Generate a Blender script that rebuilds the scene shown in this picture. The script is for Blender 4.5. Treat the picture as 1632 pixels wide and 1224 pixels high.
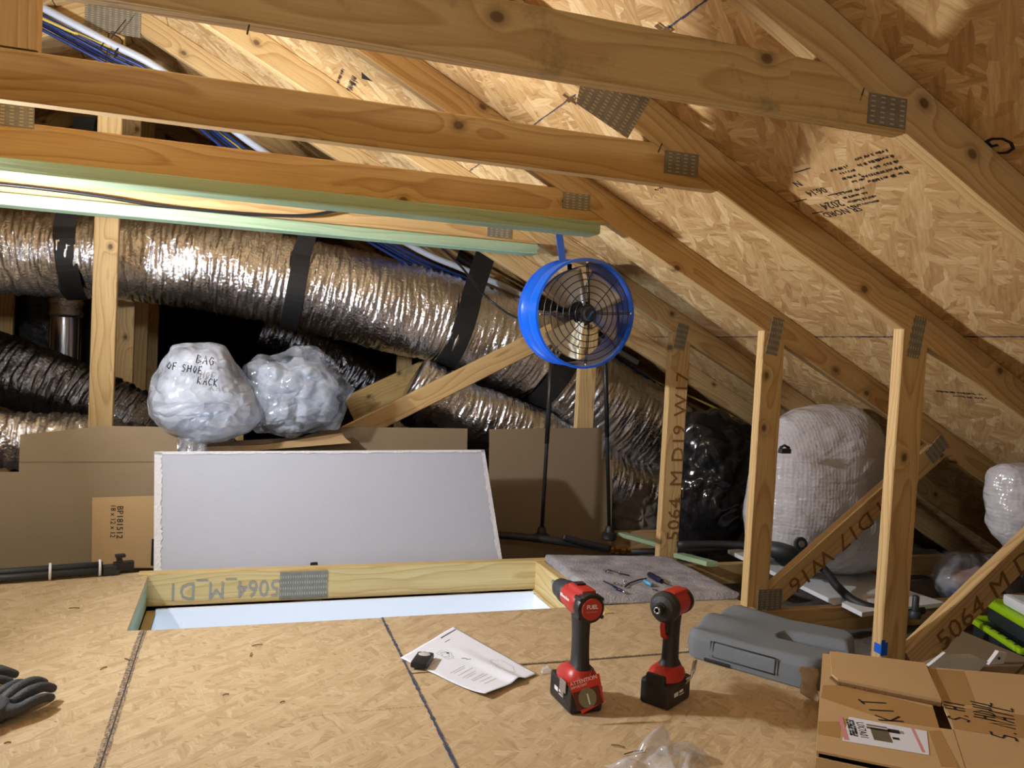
import bpy, bmesh, math, random
from mathutils import Vector, Matrix, noise, Euler
random.seed(7)
PI = math.pi
scene = bpy.context.scene
for o in list(bpy.data.objects): bpy.data.objects.remove(o, do_unlink=True)
COL = scene.collection

# ---------------------------------------------------------------- camera
FPX, YAW, PITCH, ROLL, CAMH = 1303.0, 0.3242, -0.0397, 0.052, 0.843
_fw = Vector((math.sin(YAW)*math.cos(PITCH), math.cos(YAW)*math.cos(PITCH), math.sin(PITCH)))
_r = Vector((math.cos(YAW), -math.sin(YAW), 0)); _u = _r.cross(_fw)
_r2 = math.cos(ROLL)*_r + math.sin(ROLL)*_u; _u2 = -math.sin(ROLL)*_r + math.cos(ROLL)*_u
cam_d = bpy.data.cameras.new('camera'); cam = bpy.data.objects.new('camera', cam_d); COL.objects.link(cam)
cam_d.sensor_fit = 'HORIZONTAL'; cam_d.sensor_width = 36.0; cam_d.lens = 36.0*FPX/1632.0
cam_d.clip_start = 0.02; cam_d.clip_end = 60
cam.matrix_world = Matrix(((_r2.x, _u2.x, -_fw.x, 0), (_r2.y, _u2.y, -_fw.y, 0), (_r2.z, _u2.z, -_fw.z, CAMH), (0, 0, 0, 1)))
scene.camera = cam
CAMO = Vector((0, 0, CAMH))

# ---------------------------------------------------------------- world, exposure, lamps
world = bpy.data.worlds.new('attic_world'); scene.world = world; world.use_nodes = True
world.node_tree.nodes['Background'].inputs[0].default_value = (0.9, 0.95, 1.0, 1)
world.node_tree.nodes['Background'].inputs[1].default_value = 0.0
vs = scene.view_settings
vs.view_transform = 'Standard'; vs.look = 'None'; vs.exposure = 0.15; vs.gamma = 1.0; vs.use_curve_mapping = False

scene.cycles.max_bounces = 7; scene.cycles.diffuse_bounces = 3; scene.cycles.glossy_bounces = 3; scene.cycles.transmission_bounces = 4; scene.cycles.transparent_max_bounces = 12
LAMP = Vector((-0.98, 2.52, 1.14))
LAMP_W, FLOOD_W, FILL_W, ROOM_W = 48.0, 50.0, 42.0, 42.0
def point_lamp(name, loc, watts, col, rad):
    d = bpy.data.lights.new(name, 'POINT'); d.energy = watts; d.color = col; d.shadow_soft_size = rad
    o = bpy.data.objects.new(name, d); COL.objects.link(o); o.location = loc; return o
point_lamp('bulb_light', LAMP, LAMP_W, (0.98, 1.0, 1.04), 0.04)
point_lamp('rear_fill_light', (-0.35, -0.75, 1.50), FILL_W, (1.0, 0.99, 0.95), 0.06)  # added fill behind the camera, lifts the faces turned towards the viewer
fd = bpy.data.lights.new('flood_light', 'AREA'); fd.shape = 'DISK'; fd.size = 0.10; fd.energy = FLOOD_W; fd.color = (0.98, 1.0, 1.04)
fo = bpy.data.objects.new('flood_light', fd); COL.objects.link(fo); FLOOD = LAMP+Vector((0.03, -0.16, -0.02)); FAIM = Vector((1, -0.15, 0.32)).normalized()
fo.location = FLOOD; fo.rotation_euler = FAIM.to_track_quat('-Z', 'Y').to_euler()
rd = bpy.data.lights.new('room_below_light', 'AREA'); rd.energy = ROOM_W; rd.color = (0.58, 0.78, 1.0); rd.shape = 'RECTANGLE'; rd.size = 1.2; rd.size_y = 0.8
ro = bpy.data.objects.new('room_below_light', rd); COL.objects.link(ro); ro.location = (0.45, 2.3, -1.55); ro.rotation_euler = (PI+0.25, 0, 0)

# ---------------------------------------------------------------- helpers
def ray(px, py): return _fw + _r2*((px-816)/FPX) - _u2*((py-612)/FPX)
def at(px, py, Y=None, X=None, Z=None):
    d = ray(px, py)
    t = Y/d.y if Y is not None else (X/d.x if X is not None else (Z-CAMH)/d.z)
    return CAMO + d*t
def empty(name, label, cat, loc=(0, 0, 0), rot=(0, 0, 0), group=None):
    o = bpy.data.objects.new(name, None); COL.objects.link(o); o.location = loc; o.rotation_euler = rot
    o.empty_display_size = 0.05; return tag(o, label, cat, group)
def tag(o, label=None, cat=None, group=None, kind=None):
    if label: o['label'] = label
    if cat: o['category'] = cat
    if group: o['group'] = group
    if kind: o['kind'] = kind
    return o
def rootmat(p):
    m = Matrix.Identity(4)
    while p is not None:
        m = (Matrix.LocRotScale(p.location, p.rotation_euler, p.scale)) @ m if p.parent is None else m
        p = p.parent
    return m
def mk(name, vs_, fs, mat, parent=None, smooth=False, world_mat=None, local=False):
    me = bpy.data.meshes.new(name); me.from_pydata([tuple(v) for v in vs_], [], fs); me.update()
    if smooth:
        for p in me.polygons: p.use_smooth = True
    if isinstance(mat, (list, tuple)):
        for m in mat: me.materials.append(m)
    elif mat: me.materials.append(mat)
    return ob(name, me, parent, world_mat, local)
def ob(name, me, parent=None, world_mat=None, local=False):
    o = bpy.data.objects.new(name, me); COL.objects.link(o)
    wm = world_mat if world_mat is not None else Matrix.Identity(4)
    if parent is not None:
        o.parent = parent
        if not local: wm = full(parent).inverted() @ wm
    loc, q, s = wm.decompose(); o.location = loc; o.rotation_euler = q.to_euler(); o.scale = s
    return o
def full(o):
    m = Matrix.LocRotScale(o.location, o.rotation_euler, o.scale)
    return full(o.parent) @ m if o.parent else m
class MB:
    def __init__(s): s.v = []; s.f = []; s.mi = []
    def add(s, vs_, fs, mi=0):
        n = len(s.v); s.v += [Vector(v) for v in vs_]; s.f += [tuple(i+n for i in f) for f in fs]; s.mi += [mi]*len(fs); return s
    def box(s, lo, hi, mi=0, m=None, ch=0.0):
        x0, y0, z0 = lo; x1, y1, z1 = hi
        if ch > 0:
            bm = bmesh.new(); bmesh.ops.create_cube(bm, size=1)
            for v in bm.verts: v.co = Vector(((x0+x1)/2+v.co.x*(x1-x0), (y0+y1)/2+v.co.y*(y1-y0), (z0+z1)/2+v.co.z*(z1-z0)))
            bmesh.ops.bevel(bm, geom=list(bm.edges), offset=ch, segments=2, affect='EDGES', profile=0.6)
            bm.verts.index_update()
            vv = [(m @ v.co) if m else v.co.copy() for v in bm.verts]; ff = [[v.index for v in f.verts] for f in bm.faces]; bm.free()
            return s.add(vv, ff, mi)
        vv = [(x0, y0, z0), (x1, y0, z0), (x1, y1, z0), (x0, y1, z0), (x0, y0, z1), (x1, y0, z1), (x1, y1, z1), (x0, y1, z1)]
        if m: vv = [m @ Vector(v) for v in vv]
        return s.add(vv, [(3, 2, 1, 0), (4, 5, 6, 7), (0, 1, 5, 4), (1, 2, 6, 5), (2, 3, 7, 6), (3, 0, 4, 7)], mi)
    def lathe(s, prof, seg=24, m=None, mi=0, close=False, arc=2*PI):
        # prof: (r, h) around local Z
        full_ = abs(arc-2*PI) < 1e-6; n = seg if full_ else seg+1
        vv = []; k = len(prof)
        for i in range(n):
            a = arc*i/seg
            for (r, h) in prof: vv.append(Vector((r*math.cos(a), r*math.sin(a), h)))
        ff = []
        for i in range(seg):
            j = (i+1) % n
            for q in range(k-1 if not close else k):
                q2 = (q+1) % k; ff.append((i*k+q, j*k+q, j*k+q2, i*k+q2))
        if not close and full_:
            if prof[0][0] > 1e-5: ff.append(tuple(reversed([i*k for i in range(n)])))
            if prof[-1][0] > 1e-5: ff.append(tuple(i*k+k-1 for i in range(n)))
        if m: vv = [m @ v for v in vv]
        return s.add(vv, ff, mi)
    def tube(s, pts, r, seg=8, mi=0, caps=True, closed=False):
        pts = [Vector(p) for p in pts]; n = len(pts)
        rs = r if isinstance(r, (list, tuple)) else [r]*n
        vv = []; prev = None
        for i, p in enumerate(pts):
            if closed: t = pts[(i+1) % n]-pts[i-1]
            else: t = pts[min(i+1, n-1)]-pts[max(i-1, 0)]
            t.normalize()
            if prev is None:
                a = Vector((0, 0, 1)) if abs(t.z) < 0.9 else Vector((1, 0, 0)); nn = t.cross(a).normalized()
            else: nn = (prev-t*prev.dot(t)).normalized()
            prev = nn; b = t.cross(nn)
            for k in range(seg):
                an = 2*PI*k/seg; vv.append(p+(nn*math.cos(an)+b*math.sin(an))*rs[i])
        ff = []
        for i in range(n if closed else n-1):
            j = (i+1) % n
            for k in range(seg):
                k2 = (k+1) % seg; ff.append((i*seg+k, i*seg+k2, j*seg+k2, j*seg+k))
        if caps and not closed:
            ff.append(tuple(reversed(range(seg)))); ff.append(tuple((n-1)*seg+k for k in range(seg)))
        return s.add(vv, ff, mi)
    def prism(s, poly, h0, h1, m=None, mi=0):
        n = len(poly); vv = [Vector((p[0], p[1], h0)) for p in poly]+[Vector((p[0], p[1], h1)) for p in poly]
        if m: vv = [m @ v for v in vv]
        ff = [tuple(reversed(range(n))), tuple(range(n, 2*n))]+[(i, (i+1) % n, n+(i+1) % n, n+i) for i in range(n)]
        return s.add(vv, ff, mi)
    def build(s, name, mat, parent=None, smooth=False, world_mat=None, local=False, auto=None):
        o = mk(name, s.v, s.f, mat, parent, smooth, world_mat, local)
        for p, i in zip(o.data.polygons, s.mi): p.material_index = i
        if auto: o.data.set_sharp_from_angle(angle=math.radians(auto))
        return o
def catmull(pts, n):
    P = [Vector(p) for p in pts]; P = [P[0]*2-P[1]]+P+[P[-1]*2-P[-2]]; out = []
    m = len(P)-3
    for i in range(n):
        u = i/(n-1)*m; k = min(int(u), m-1); t = u-k; a, b, c_, d = P[k:k+4]
        out.append(0.5*((2*b)+(c_-a)*t+(2*a-5*b+4*c_-d)*t*t+(3*b-a-3*c_+d)*t**3))
    return out
def frame(o, x, z):
    x = Vector(x).normalized(); z = Vector(z); z = (z-x*z.dot(x)).normalized(); y = z.cross(x)
    m = Matrix((x, y, z)).transposed().to_4x4(); m.translation = o; return m

# ---------------------------------------------------------------- materials
def newmat(name):
    m = bpy.data.materials.new(name); m.use_nodes = True; nt = m.node_tree; nt.nodes.clear()
    out = nt.nodes.new('ShaderNodeOutputMaterial'); b = nt.nodes.new('ShaderNodeBsdfPrincipled'); nt.links.new(b.outputs[0], out.inputs[0])
    return m, nt, b, out
class N:
    def __init__(s, nt): s.nt = nt
    def n(s, t, **kw):
        x = s.nt.nodes.new('ShaderNode'+t)
        for k, v in kw.items():
            if k.startswith('i_'):
                key = k[2:]; key = int(key) if key.isdigit() else key.replace('_', ' ')
                if hasattr(v, 'is_output') : s.nt.links.new(v, x.inputs[key])
                else: x.inputs[key].default_value = v
            else: setattr(x, k, v)
        return x
    def L(s, a, b): s.nt.links.new(a, b)
    def math(s, op, a, b=None, c=None):
        x = s.nt.nodes.new('ShaderNodeMath'); x.operation = op
        for i, v in enumerate((a, b, c)):
            if v is None: continue
            if hasattr(v, 'is_output'): s.nt.links.new(v, x.inputs[i])
            else: x.inputs[i].default_value = v
        return x.outputs[0]
    def ramp(s, fac, stops, interp='LINEAR'):
        x = s.nt.nodes.new('ShaderNodeValToRGB'); x.color_ramp.interpolation = interp; e = x.color_ramp.elements
        while len(e) < len(stops): e.new(0.5)
        for i, (p, c_) in enumerate(stops): e[i].position = p; e[i].color = (*c_, 1) if len(c_) == 3 else c_
        s.nt.links.new(fac, x.inputs[0]); return x.outputs[0]
    def mix(s, fac, a, b, bt='MIX'):
        x = s.nt.nodes.new('ShaderNodeMix'); x.data_type = 'RGBA'; x.blend_type = bt
        for key, v in ((0, fac), (6, a), (7, b)):
            if hasattr(v, 'is_output'): s.nt.links.new(v, x.inputs[key])
            else: x.inputs[key].default_value = (*v, 1) if isinstance(v, (tuple, list)) and len(v) == 3 else v
        return x.outputs[2]
def srgb(r, g, b):
    f = lambda c: (c/255/12.92) if c/255 <= 0.04045 else ((c/255+0.055)/1.055)**2.4
    return (f(r), f(g), f(b))
def simple(name, col, rough=0.5, metal=0.0, spec=0.5, bump=0.0, bscale=60.0, var=0.0, vscale=8.0, coat=0.0):
    m, nt, b, out = newmat(name); g = N(nt)
    b.inputs['Roughness'].default_value = rough; b.inputs['Metallic'].default_value = metal; b.inputs['Specular IOR Level'].default_value = spec
    b.inputs['Coat Weight'].default_value = coat
    tc = g.n('TexCoord')
    nz = g.n('TexNoise', i_Vector=tc.outputs['Object'], i_Scale=vscale, i_Detail=5.0)
    c = g.mix(nz.outputs[0], tuple(x*(1-var) for x in col), tuple(min(1, x*(1+var)) for x in col)); g.L(c, b.inputs['Base Color'])
    if bump > 0:
        n2 = g.n('TexNoise', i_Vector=tc.outputs['Object'], i_Scale=bscale, i_Detail=4.0)
        bp = g.n('Bump', i_Strength=bump, i_Distance=0.004, i_Height=n2.outputs[0]); g.L(bp.outputs[0], b.inputs['Normal'])
    return m
def wood(name, light, dark, knot, ringf=55.0, contrast=1.0, knots=True, rough=0.62, stain=0.0, sat=1.0):
    """pine board: grain runs along the board's local X"""
    m, nt, b, out = newmat(name); g = N(nt)
    tc = g.n('TexCoord'); oi = g.n('ObjectInfo')
    sep = g.n('SeparateXYZ', i_0=tc.outputs['Object'])
    rnd = oi.outputs['Random']
    off = g.math('MULTIPLY', rnd, 37.0)
    # shifted coords
    xs = g.math('ADD', sep.outputs[0], off)
    cb = g.n('CombineXYZ', i_0=g.math('MULTIPLY', xs, 1.3), i_1=g.math('MULTIPLY', sep.outputs[1], 6.0), i_2=g.math('MULTIPLY', sep.outputs[2], 6.0))
    wob = g.n('TexNoise', i_Vector=cb.outputs[0], i_Scale=1.0, i_Detail=2.0)
    yo = g.math('ADD', sep.outputs[1], g.math('ADD', g.math('MULTIPLY', rnd, 0.05), 0.03))
    zo = g.math('ADD', sep.outputs[2], g.math('MULTIPLY', g.math('SUBTRACT', rnd, 0.5), 0.10))
    rr = g.math('SQRT', g.math('ADD', g.math('POWER', yo, 2.0), g.math('POWER', zo, 2.0)))
    rr = g.math('ADD', rr, g.math('MULTIPLY', g.math('SUBTRACT', wob.outputs[0], 0.5), 0.09))
    # knots: grain flows round them
    kc = g.n('CombineXYZ', i_0=g.math('MULTIPLY', xs, 6.0), i_1=g.math('MULTIPLY', g.math('ADD', sep.outputs[2], g.math('MULTIPLY', rnd, 3.0)), 8.0))
    vo = g.n('TexVoronoi', i_Vector=kc.outputs[0], i_Scale=1.0, feature='F1', voronoi_dimensions='2D')
    kd = vo.outputs['Distance']; sel = g.math('GREATER_THAN', g.n('SeparateColor', i_0=vo.outputs['Color']).outputs[0], 0.62)
    warp = g.math('MULTIPLY', sel, g.math('MULTIPLY', g.math('POWER', g.math('MAXIMUM', g.math('SUBTRACT', 0.5, kd), 0.0), 2.0), 0.075))
    rr = g.math('ADD', rr, warp if knots else 0.0)
    ph = g.math('FRACT', g.math('MULTIPLY', rr, ringf))
    ring = g.ramp(ph, [(0.0, (0, 0, 0)), (0.62, (0.35, 0.35, 0.35)), (0.9, (1, 1, 1)), (1.0, (0.05, 0.05, 0.05))])
    fc = g.n('CombineXYZ', i_0=g.math('MULTIPLY', xs, 6.0), i_1=g.math('MULTIPLY', sep.outputs[1], 230.0), i_2=g.math('MULTIPLY', sep.outputs[2], 230.0))
    fine = g.n('TexNoise', i_Vector=fc.outputs[0], i_Scale=1.0, i_Detail=3.0)
    fac = g.math('MULTIPLY', g.math('ADD', g.math('MULTIPLY', ring, 0.62), g.math('MULTIPLY', g.math('SUBTRACT', fine.outputs[0], 0.25), 0.75)), contrast)
    col = g.mix(fac, light, dark)
    big = g.n('TexNoise', i_Vector=tc.outputs['Object'], i_Scale=2.3, i_Detail=3.0)
    col = g.mix(g.math('MULTIPLY', big.outputs[0], 0.3), col, tuple(x*0.75 for x in dark))
    # per-board tint
    col = g.mix(g.math('MULTIPLY', rnd, 0.22), col, (0.8, 0.62, 0.40), 'MULTIPLY')
    if knots:
        km = g.ramp(kd, [(0.0, (1, 1, 1)), (0.055, (0.95, 0.95, 0.95)), (0.075, (0.45, 0.45, 0.45)), (0.16, (0, 0, 0))])
        col = g.mix(g.math('MULTIPLY', g.math('MULTIPLY', km, sel), 0.85), col, knot)
    if stain > 0:
        sn = g.n('TexNoise', i_Vector=tc.outputs['Object'], i_Scale=9.0, i_Detail=8.0, i_Roughness=0.75)
        sm = g.ramp(sn.outputs[0], [(0.56, (0, 0, 0)), (0.72, (1, 1, 1))])
        col = g.mix(g.math('MULTIPLY', sm, stain), col, srgb(92, 92, 76))
    g.L(col, b.inputs['Base Color']); b.inputs['Roughness'].default_value = rough; b.inputs['Specular IOR Level'].default_value = 0.3
    bp = g.n('Bump', i_Strength=0.25, i_Distance=0.002, i_Height=g.math('ADD', fine.outputs[0], g.math('MULTIPLY', ring, 0.5))); g.L(bp.outputs[0], b.inputs['Normal'])
    return m
def osb(name, tones, dark=0.18, scale=1.0, cell=0.4, streak=0.7, rough=0.7, spec=0.3):
    """strand board: overlapping flakes, each with grain in its own direction"""
    m, nt, b, out = newmat(name); g = N(nt); tc = g.n('TexCoord'); oi = g.n('ObjectInfo')
    base = g.n('VectorMath', operation='ADD', i_0=tc.outputs['Object'])
    cbo = g.n('CombineXYZ', i_0=g.math('MULTIPLY', oi.outputs['Random'], 13.0), i_1=g.math('MULTIPLY', oi.outputs['Random'], 29.0)); g.L(cbo.outputs[0], base.inputs[1])
    wn = g.n('TexNoise', i_Vector=base.outputs[0], i_Scale=16.0*scale, i_Detail=3.0)
    wv = g.n('VectorMath', operation='SCALE', i_0=wn.outputs['Color'], i_Scale=0.03/scale)
    co = g.n('VectorMath', operation='ADD', i_0=base.outputs[0], i_1=wv.outputs[0])
    val = None; hgt = None
    for k, (ang, sx, sy) in enumerate([(0.35, 8, 34), (1.35, 9, 40), (-0.75, 8, 36)]):
        mp = g.n('Mapping', i_Vector=g.n('Mapping', i_Vector=co.outputs[0], i_Rotation=(0, 0, ang)).outputs[0], i_Scale=(sx*scale, sy*scale, 3.0), i_Location=(k*3.7, k*1.9, 0))
        v = g.n('TexVoronoi', i_Vector=mp.outputs[0], i_Scale=1.0, i_Randomness=1.0)
        sc = g.n('SeparateColor', i_0=v.outputs['Color'])
        ms = g.n('Mapping', i_Vector=g.n('Mapping', i_Vector=base.outputs[0], i_Rotation=(0, 0, ang+0.12*(k-1))).outputs[0], i_Scale=(12.0*scale, 110.0*scale, 5.0))
        sn = g.n('TexNoise', i_Vector=ms.outputs[0], i_Scale=1.0, i_Detail=3.0, i_Roughness=0.6)
        vk = g.math('ADD', g.math('MULTIPLY', g.math('SUBTRACT', sc.outputs[0], 0.5), cell), g.math('MULTIPLY', g.math('SUBTRACT', sn.outputs[0], 0.5), streak))
        if val is None: val, hgt = vk, sc.outputs[2]
        else:
            sel = g.math('GREATER_THAN', sc.outputs[1], 0.52)
            val = g.math('ADD', g.math('MULTIPLY', val, g.math('SUBTRACT', 1.0, sel)), g.math('MULTIPLY', vk, sel))
            hgt = g.math('ADD', g.math('MULTIPLY', hgt, g.math('SUBTRACT', 1.0, sel)), g.math('MULTIPLY', sc.outputs[2], sel))
    col = g.ramp(g.math('ADD', val, 0.5), [(0.05, tones[0]), (0.38, tones[1]), (0.62, tones[2]), (0.95, tones[3])])
    sp = g.n('TexNoise', i_Vector=g.n('Mapping', i_Vector=g.n('Mapping', i_Vector=co.outputs[0], i_Rotation=(0, 0, 0.6)).outputs[0], i_Scale=(22.0*scale, 58.0*scale, 3.0)).outputs[0], i_Scale=1.0, i_Detail=2.0)
    spm = g.ramp(sp.outputs[0], [(0.66, (0, 0, 0)), (0.74, (1, 1, 1))])
    col = g.mix(g.math('MULTIPLY', spm, dark*2), col, srgb(112, 80, 44))
    big = g.n('TexNoise', i_Vector=base.outputs[0], i_Scale=2.2, i_Detail=3.0)
    col = g.mix(g.math('MULTIPLY', big.outputs[0], 0.25), col, tones[1])
    g.L(col, b.inputs['Base Color']); b.inputs['Roughness'].default_value = rough; b.inputs['Specular IOR Level'].default_value = spec
    bp = g.n('Bump', i_Strength=0.3, i_Distance=0.0025, i_Height=hgt); g.L(bp.outputs[0], b.inputs['Normal'])
    return m
M = {}
M['pine'] = wood('pine_lumber', srgb(226, 199, 146), srgb(176, 135, 82), srgb(80, 54, 34), 95, 0.9)
M['pine_dirty'] = wood('weathered_pine', srgb(214, 184, 126), srgb(168, 130, 76), srgb(84, 54, 36), 70, 0.85, stain=0.6)
M['pine_warm'] = wood('warm_pine', srgb(218, 189, 138), srgb(168, 128, 78), srgb(84, 54, 32), 80, 0.9)
M['treated'] = wood('treated_green_lumber', srgb(176, 198, 166), srgb(122, 154, 124), srgb(70, 90, 60), 46, 0.75, knots=False, rough=0.55)
M['pale'] = wood('pale_header_wood', srgb(222, 202, 148), srgb(186, 152, 90), srgb(110, 80, 40), 85, 0.9, knots=False)
M['osb_roof'] = osb('roof_osb', [srgb(152, 112, 68), srgb(190, 152, 102), srgb(208, 174, 124), srgb(238, 213, 168)], 0.24, 1.05, 0.52, 0.95)
M['osb_floor'] = osb('floor_osb', [srgb(144, 118, 84), srgb(181, 157, 121), srgb(194, 171, 136), srgb(218, 200, 168)], 0.30, 1.6, 0.36, 0.8)
def plate_mat():
    m, nt, b, out = newmat('galvanised_truss_plate'); g = N(nt); tc = g.n('TexCoord')
    sep = g.n('SeparateXYZ', i_0=tc.outputs['Object'])
    br = g.n('TexBrick', i_Vector=tc.outputs['Object'], i_Scale=1.0, i_Mortar_Size=0.0022, i_Brick_Width=0.0125, i_Row_Height=0.0125, i_Mortar_Smooth=0.0)
    br.offset = 0.5
    u = g.math('FRACT', g.math('MULTIPLY', sep.outputs[0], 1/0.021)); v = g.math('FRACT', g.math('MULTIPLY', sep.outputs[1], 1/0.0085))
    su = g.math('MULTIPLY', g.math('GREATER_THAN', u, 0.28), g.math('LESS_THAN', u, 0.72)); sv = g.math('MULTIPLY', g.math('GREATER_THAN', v, 0.35), g.math('LESS_THAN', v, 0.65))
    slot = g.math('MULTIPLY', su, sv)
    nz = g.n('TexNoise', i_Vector=tc.outputs['Object'], i_Scale=40.0, i_Detail=3.0)
    c = g.mix(nz.outputs[0], srgb(112, 108, 98), srgb(150, 146, 134)); c = g.mix(g.math('MULTIPLY', slot, 0.7), c, srgb(214, 196, 156)); g.L(c, b.inputs['Base Color'])
    b.inputs['Metallic'].default_value = 0.35; b.inputs['Roughness'].default_value = 0.5
    bp = g.n('Bump', i_Strength=0.4, i_Distance=0.001, i_Height=g.math('SUBTRACT', nz.outputs[0], slot)); g.L(bp.outputs[0], b.inputs['Normal'])
    return m
M['plate'] = plate_mat()
def foil_mat(name, tint, rough=0.2):
    m, nt, b, out = newmat(name); g = N(nt); tc = g.n('TexCoord')
    n1 = g.n('TexNoise', i_Vector=tc.outputs['Object'], i_Scale=48.0, i_Detail=5.0, i_Roughness=0.65, i_Distortion=0.8)
    v = g.n('TexVoronoi', i_Vector=tc.outputs['Object'], i_Scale=60.0, feature='DISTANCE_TO_EDGE')
    h = g.math('ADD', n1.outputs[0], g.math('MULTIPLY', v.outputs['Distance'], 0.6))
    bp = g.n('Bump', i_Strength=0.55, i_Distance=0.008, i_Height=h); g.L(bp.outputs[0], b.inputs['Normal'])
    b.inputs['Base Color'].default_value = (*tint, 1); b.inputs['Metallic'].default_value = 1.0; b.inputs['Roughness'].default_value = rough
    return m
M['foil'] = foil_mat('silver_foil_jacket', (0.84, 0.86, 0.92), 0.17)
M['foil_dark'] = foil_mat('dark_metallised_film', (0.16, 0.16, 0.18), 0.24)
M['strap'] = simple('black_nylon_webbing', (0.012, 0.012, 0.014), 0.55, bump=0.3, bscale=300)
M['black'] = simple('black_plastic', (0.014, 0.014, 0.016), 0.42, bump=0.1, bscale=200)
M['rubber'] = simple('black_rubber_grip', (0.018, 0.018, 0.02), 0.5, bump=0.25, bscale=350)
M['red'] = simple('red_plastic', srgb(178, 44, 36), 0.38, var=0.08)
M['card'] = simple('brown_cardboard', srgb(142, 124, 100), 0.85, spec=0.2, var=0.07, vscale=5, bump=0.08, bscale=80)
M['card_tan'] = simple('tan_cardboard', srgb(192, 160, 116), 0.8, spec=0.25, var=0.08, vscale=6, bump=0.08, bscale=80)
M['card_edge'] = simple('cut_cardboard_edge', srgb(120, 88, 52), 0.9, bump=0.8, bscale=220)
M['tape'] = simple('packing_tape', srgb(176, 138, 88), 0.22, spec=0.5, var=0.06)
M['foam'] = simple('white_foam', srgb(180, 184, 198), 0.8, spec=0.2, bump=0.25, bscale=120, var=0.02)
M['foam_edge'] = simple('beaded_foam_edge', srgb(214, 214, 220), 0.85, bump=1.0, bscale=90, var=0.1, vscale=60)
M['white'] = simple('white_paint', srgb(232, 234, 238), 0.5, var=0.02)
M['drywall'] = simple('white_drywall', srgb(236, 238, 244), 0.8, var=0.015)
M['paper'] = simple('white_paper', srgb(222, 226, 238), 0.75, spec=0.2, var=0.02, vscale=20)
M['ink'] = simple('black_ink', (0.02, 0.02, 0.022), 0.7, spec=0.2)
M['ink_soft'] = simple('faded_ink', srgb(122, 96, 62), 0.8, spec=0.1)
M['ink_grey'] = simple('grey_print', srgb(146, 144, 138), 0.8, spec=0.1)
def speckle(name, col, thr, scale=160.0):
    m, nt, bs, out = newmat(name); g = N(nt); tc = g.n('TexCoord')
    bs.inputs['Base Color'].default_value = (*col, 1); bs.inputs['Roughness'].default_value = 0.95; bs.inputs['Specular IOR Level'].default_value = 0.05
    nz = g.n('TexNoise', i_Vector=tc.outputs['Object'], i_Scale=scale, i_Detail=4.0, i_Roughness=0.7)
    f = g.ramp(nz.outputs[0], [(thr-0.12, (0, 0, 0)), (thr+0.10, (0.9, 0.9, 0.9))]); tr = g.n('BsdfTransparent'); mx = g.n('MixShader')
    g.L(f, mx.inputs[0]); g.L(tr.outputs[0], mx.inputs[1]); g.L(bs.outputs[0], mx.inputs[2]); g.L(mx.outputs[0], out.inputs[0]); return m
M['chalk'] = speckle('blue_chalk', srgb(66, 82, 108), 0.44)
M['chalk_dark'] = speckle('grey_chalk', srgb(104, 98, 98), 0.53)
M['blue'] = simple('blue_enamel', srgb(18, 96, 214), 0.28, spec=0.6, var=0.03, coat=0.3)
M['tapeblue'] = simple('blue_masking_tape', srgb(10, 90, 205), 0.7)
M['wire'] = simple('black_wire', (0.012, 0.012, 0.012), 0.35, spec=0.6)
M['alu'] = simple('dull_aluminium', (0.52, 0.52, 0.54), 0.36, metal=0.85, bump=0.05)
M['cream'] = simple('cream_enamel', srgb(226, 220, 198), 0.4, var=0.03)
M['chrome'] = simple('chrome_steel', (0.7, 0.7, 0.72), 0.2, metal=1.0)
M['brass'] = simple('brass_fitting', srgb(190, 140, 60), 0.3, metal=1.0)
M['pvc'] = simple('white_pvc', srgb(198, 208, 226), 0.35)
M['bluecable'] = simple('blue_cable_jacket', srgb(20, 50, 116), 0.4)
M['yellowcable'] = simple('yellow_cable_jacket', srgb(214, 190, 80), 0.4)
M['cushion'] = simple('grey_knit_cushion', srgb(116, 122, 128), 0.9, spec=0.15, bump=0.25, bscale=500, var=0.03)
M['stitch'] = simple('dark_stitching', srgb(52, 56, 60), 0.9)
M['matgrey'] = simple('grey_plush', srgb(160, 158, 164), 0.95, spec=0.1, bump=1.0, bscale=110, var=0.8, vscale=12)
M['glove'] = simple('black_nitrile_glove', srgb(52, 56, 64), 0.6, bump=0.5, bscale=300, var=0.15, vscale=60)
M['lime'] = simple('lime_plastic', srgb(166, 212, 30), 0.35)
M['case'] = simple('dark_grey_plastic', srgb(44, 48, 52), 0.5)
M['insul'] = simple('blown_insulation', srgb(120, 112, 106), 1.0, spec=0.0, bump=1.0, bscale=40, var=0.35, vscale=18)
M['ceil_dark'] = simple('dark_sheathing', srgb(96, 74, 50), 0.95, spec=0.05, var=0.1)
M['navy'] = simple('navy_plastic', srgb(24, 28, 58), 0.35)
M['tool_blue'] = simple('light_blue_plastic', srgb(96, 170, 214), 0.4)
M['cloth'] = simple('tan_wrinkled_paper', srgb(168, 148, 122), 0.9, bump=0.5, bscale=60, var=0.12)
M['pink'] = simple('pink_print_film', srgb(206, 170, 160), 0.35, var=0.15, vscale=30)
M['film_dark'] = simple('black_poly_film', (0.010, 0.010, 0.012), 0.18, spec=0.7, bump=0.6, bscale=22)
M['tag_red'] = simple('red_tag_card', srgb(206, 52, 34), 0.5)
M['redprint'] = simple('pale_red_print', srgb(206, 140, 140), 0.7)
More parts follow.
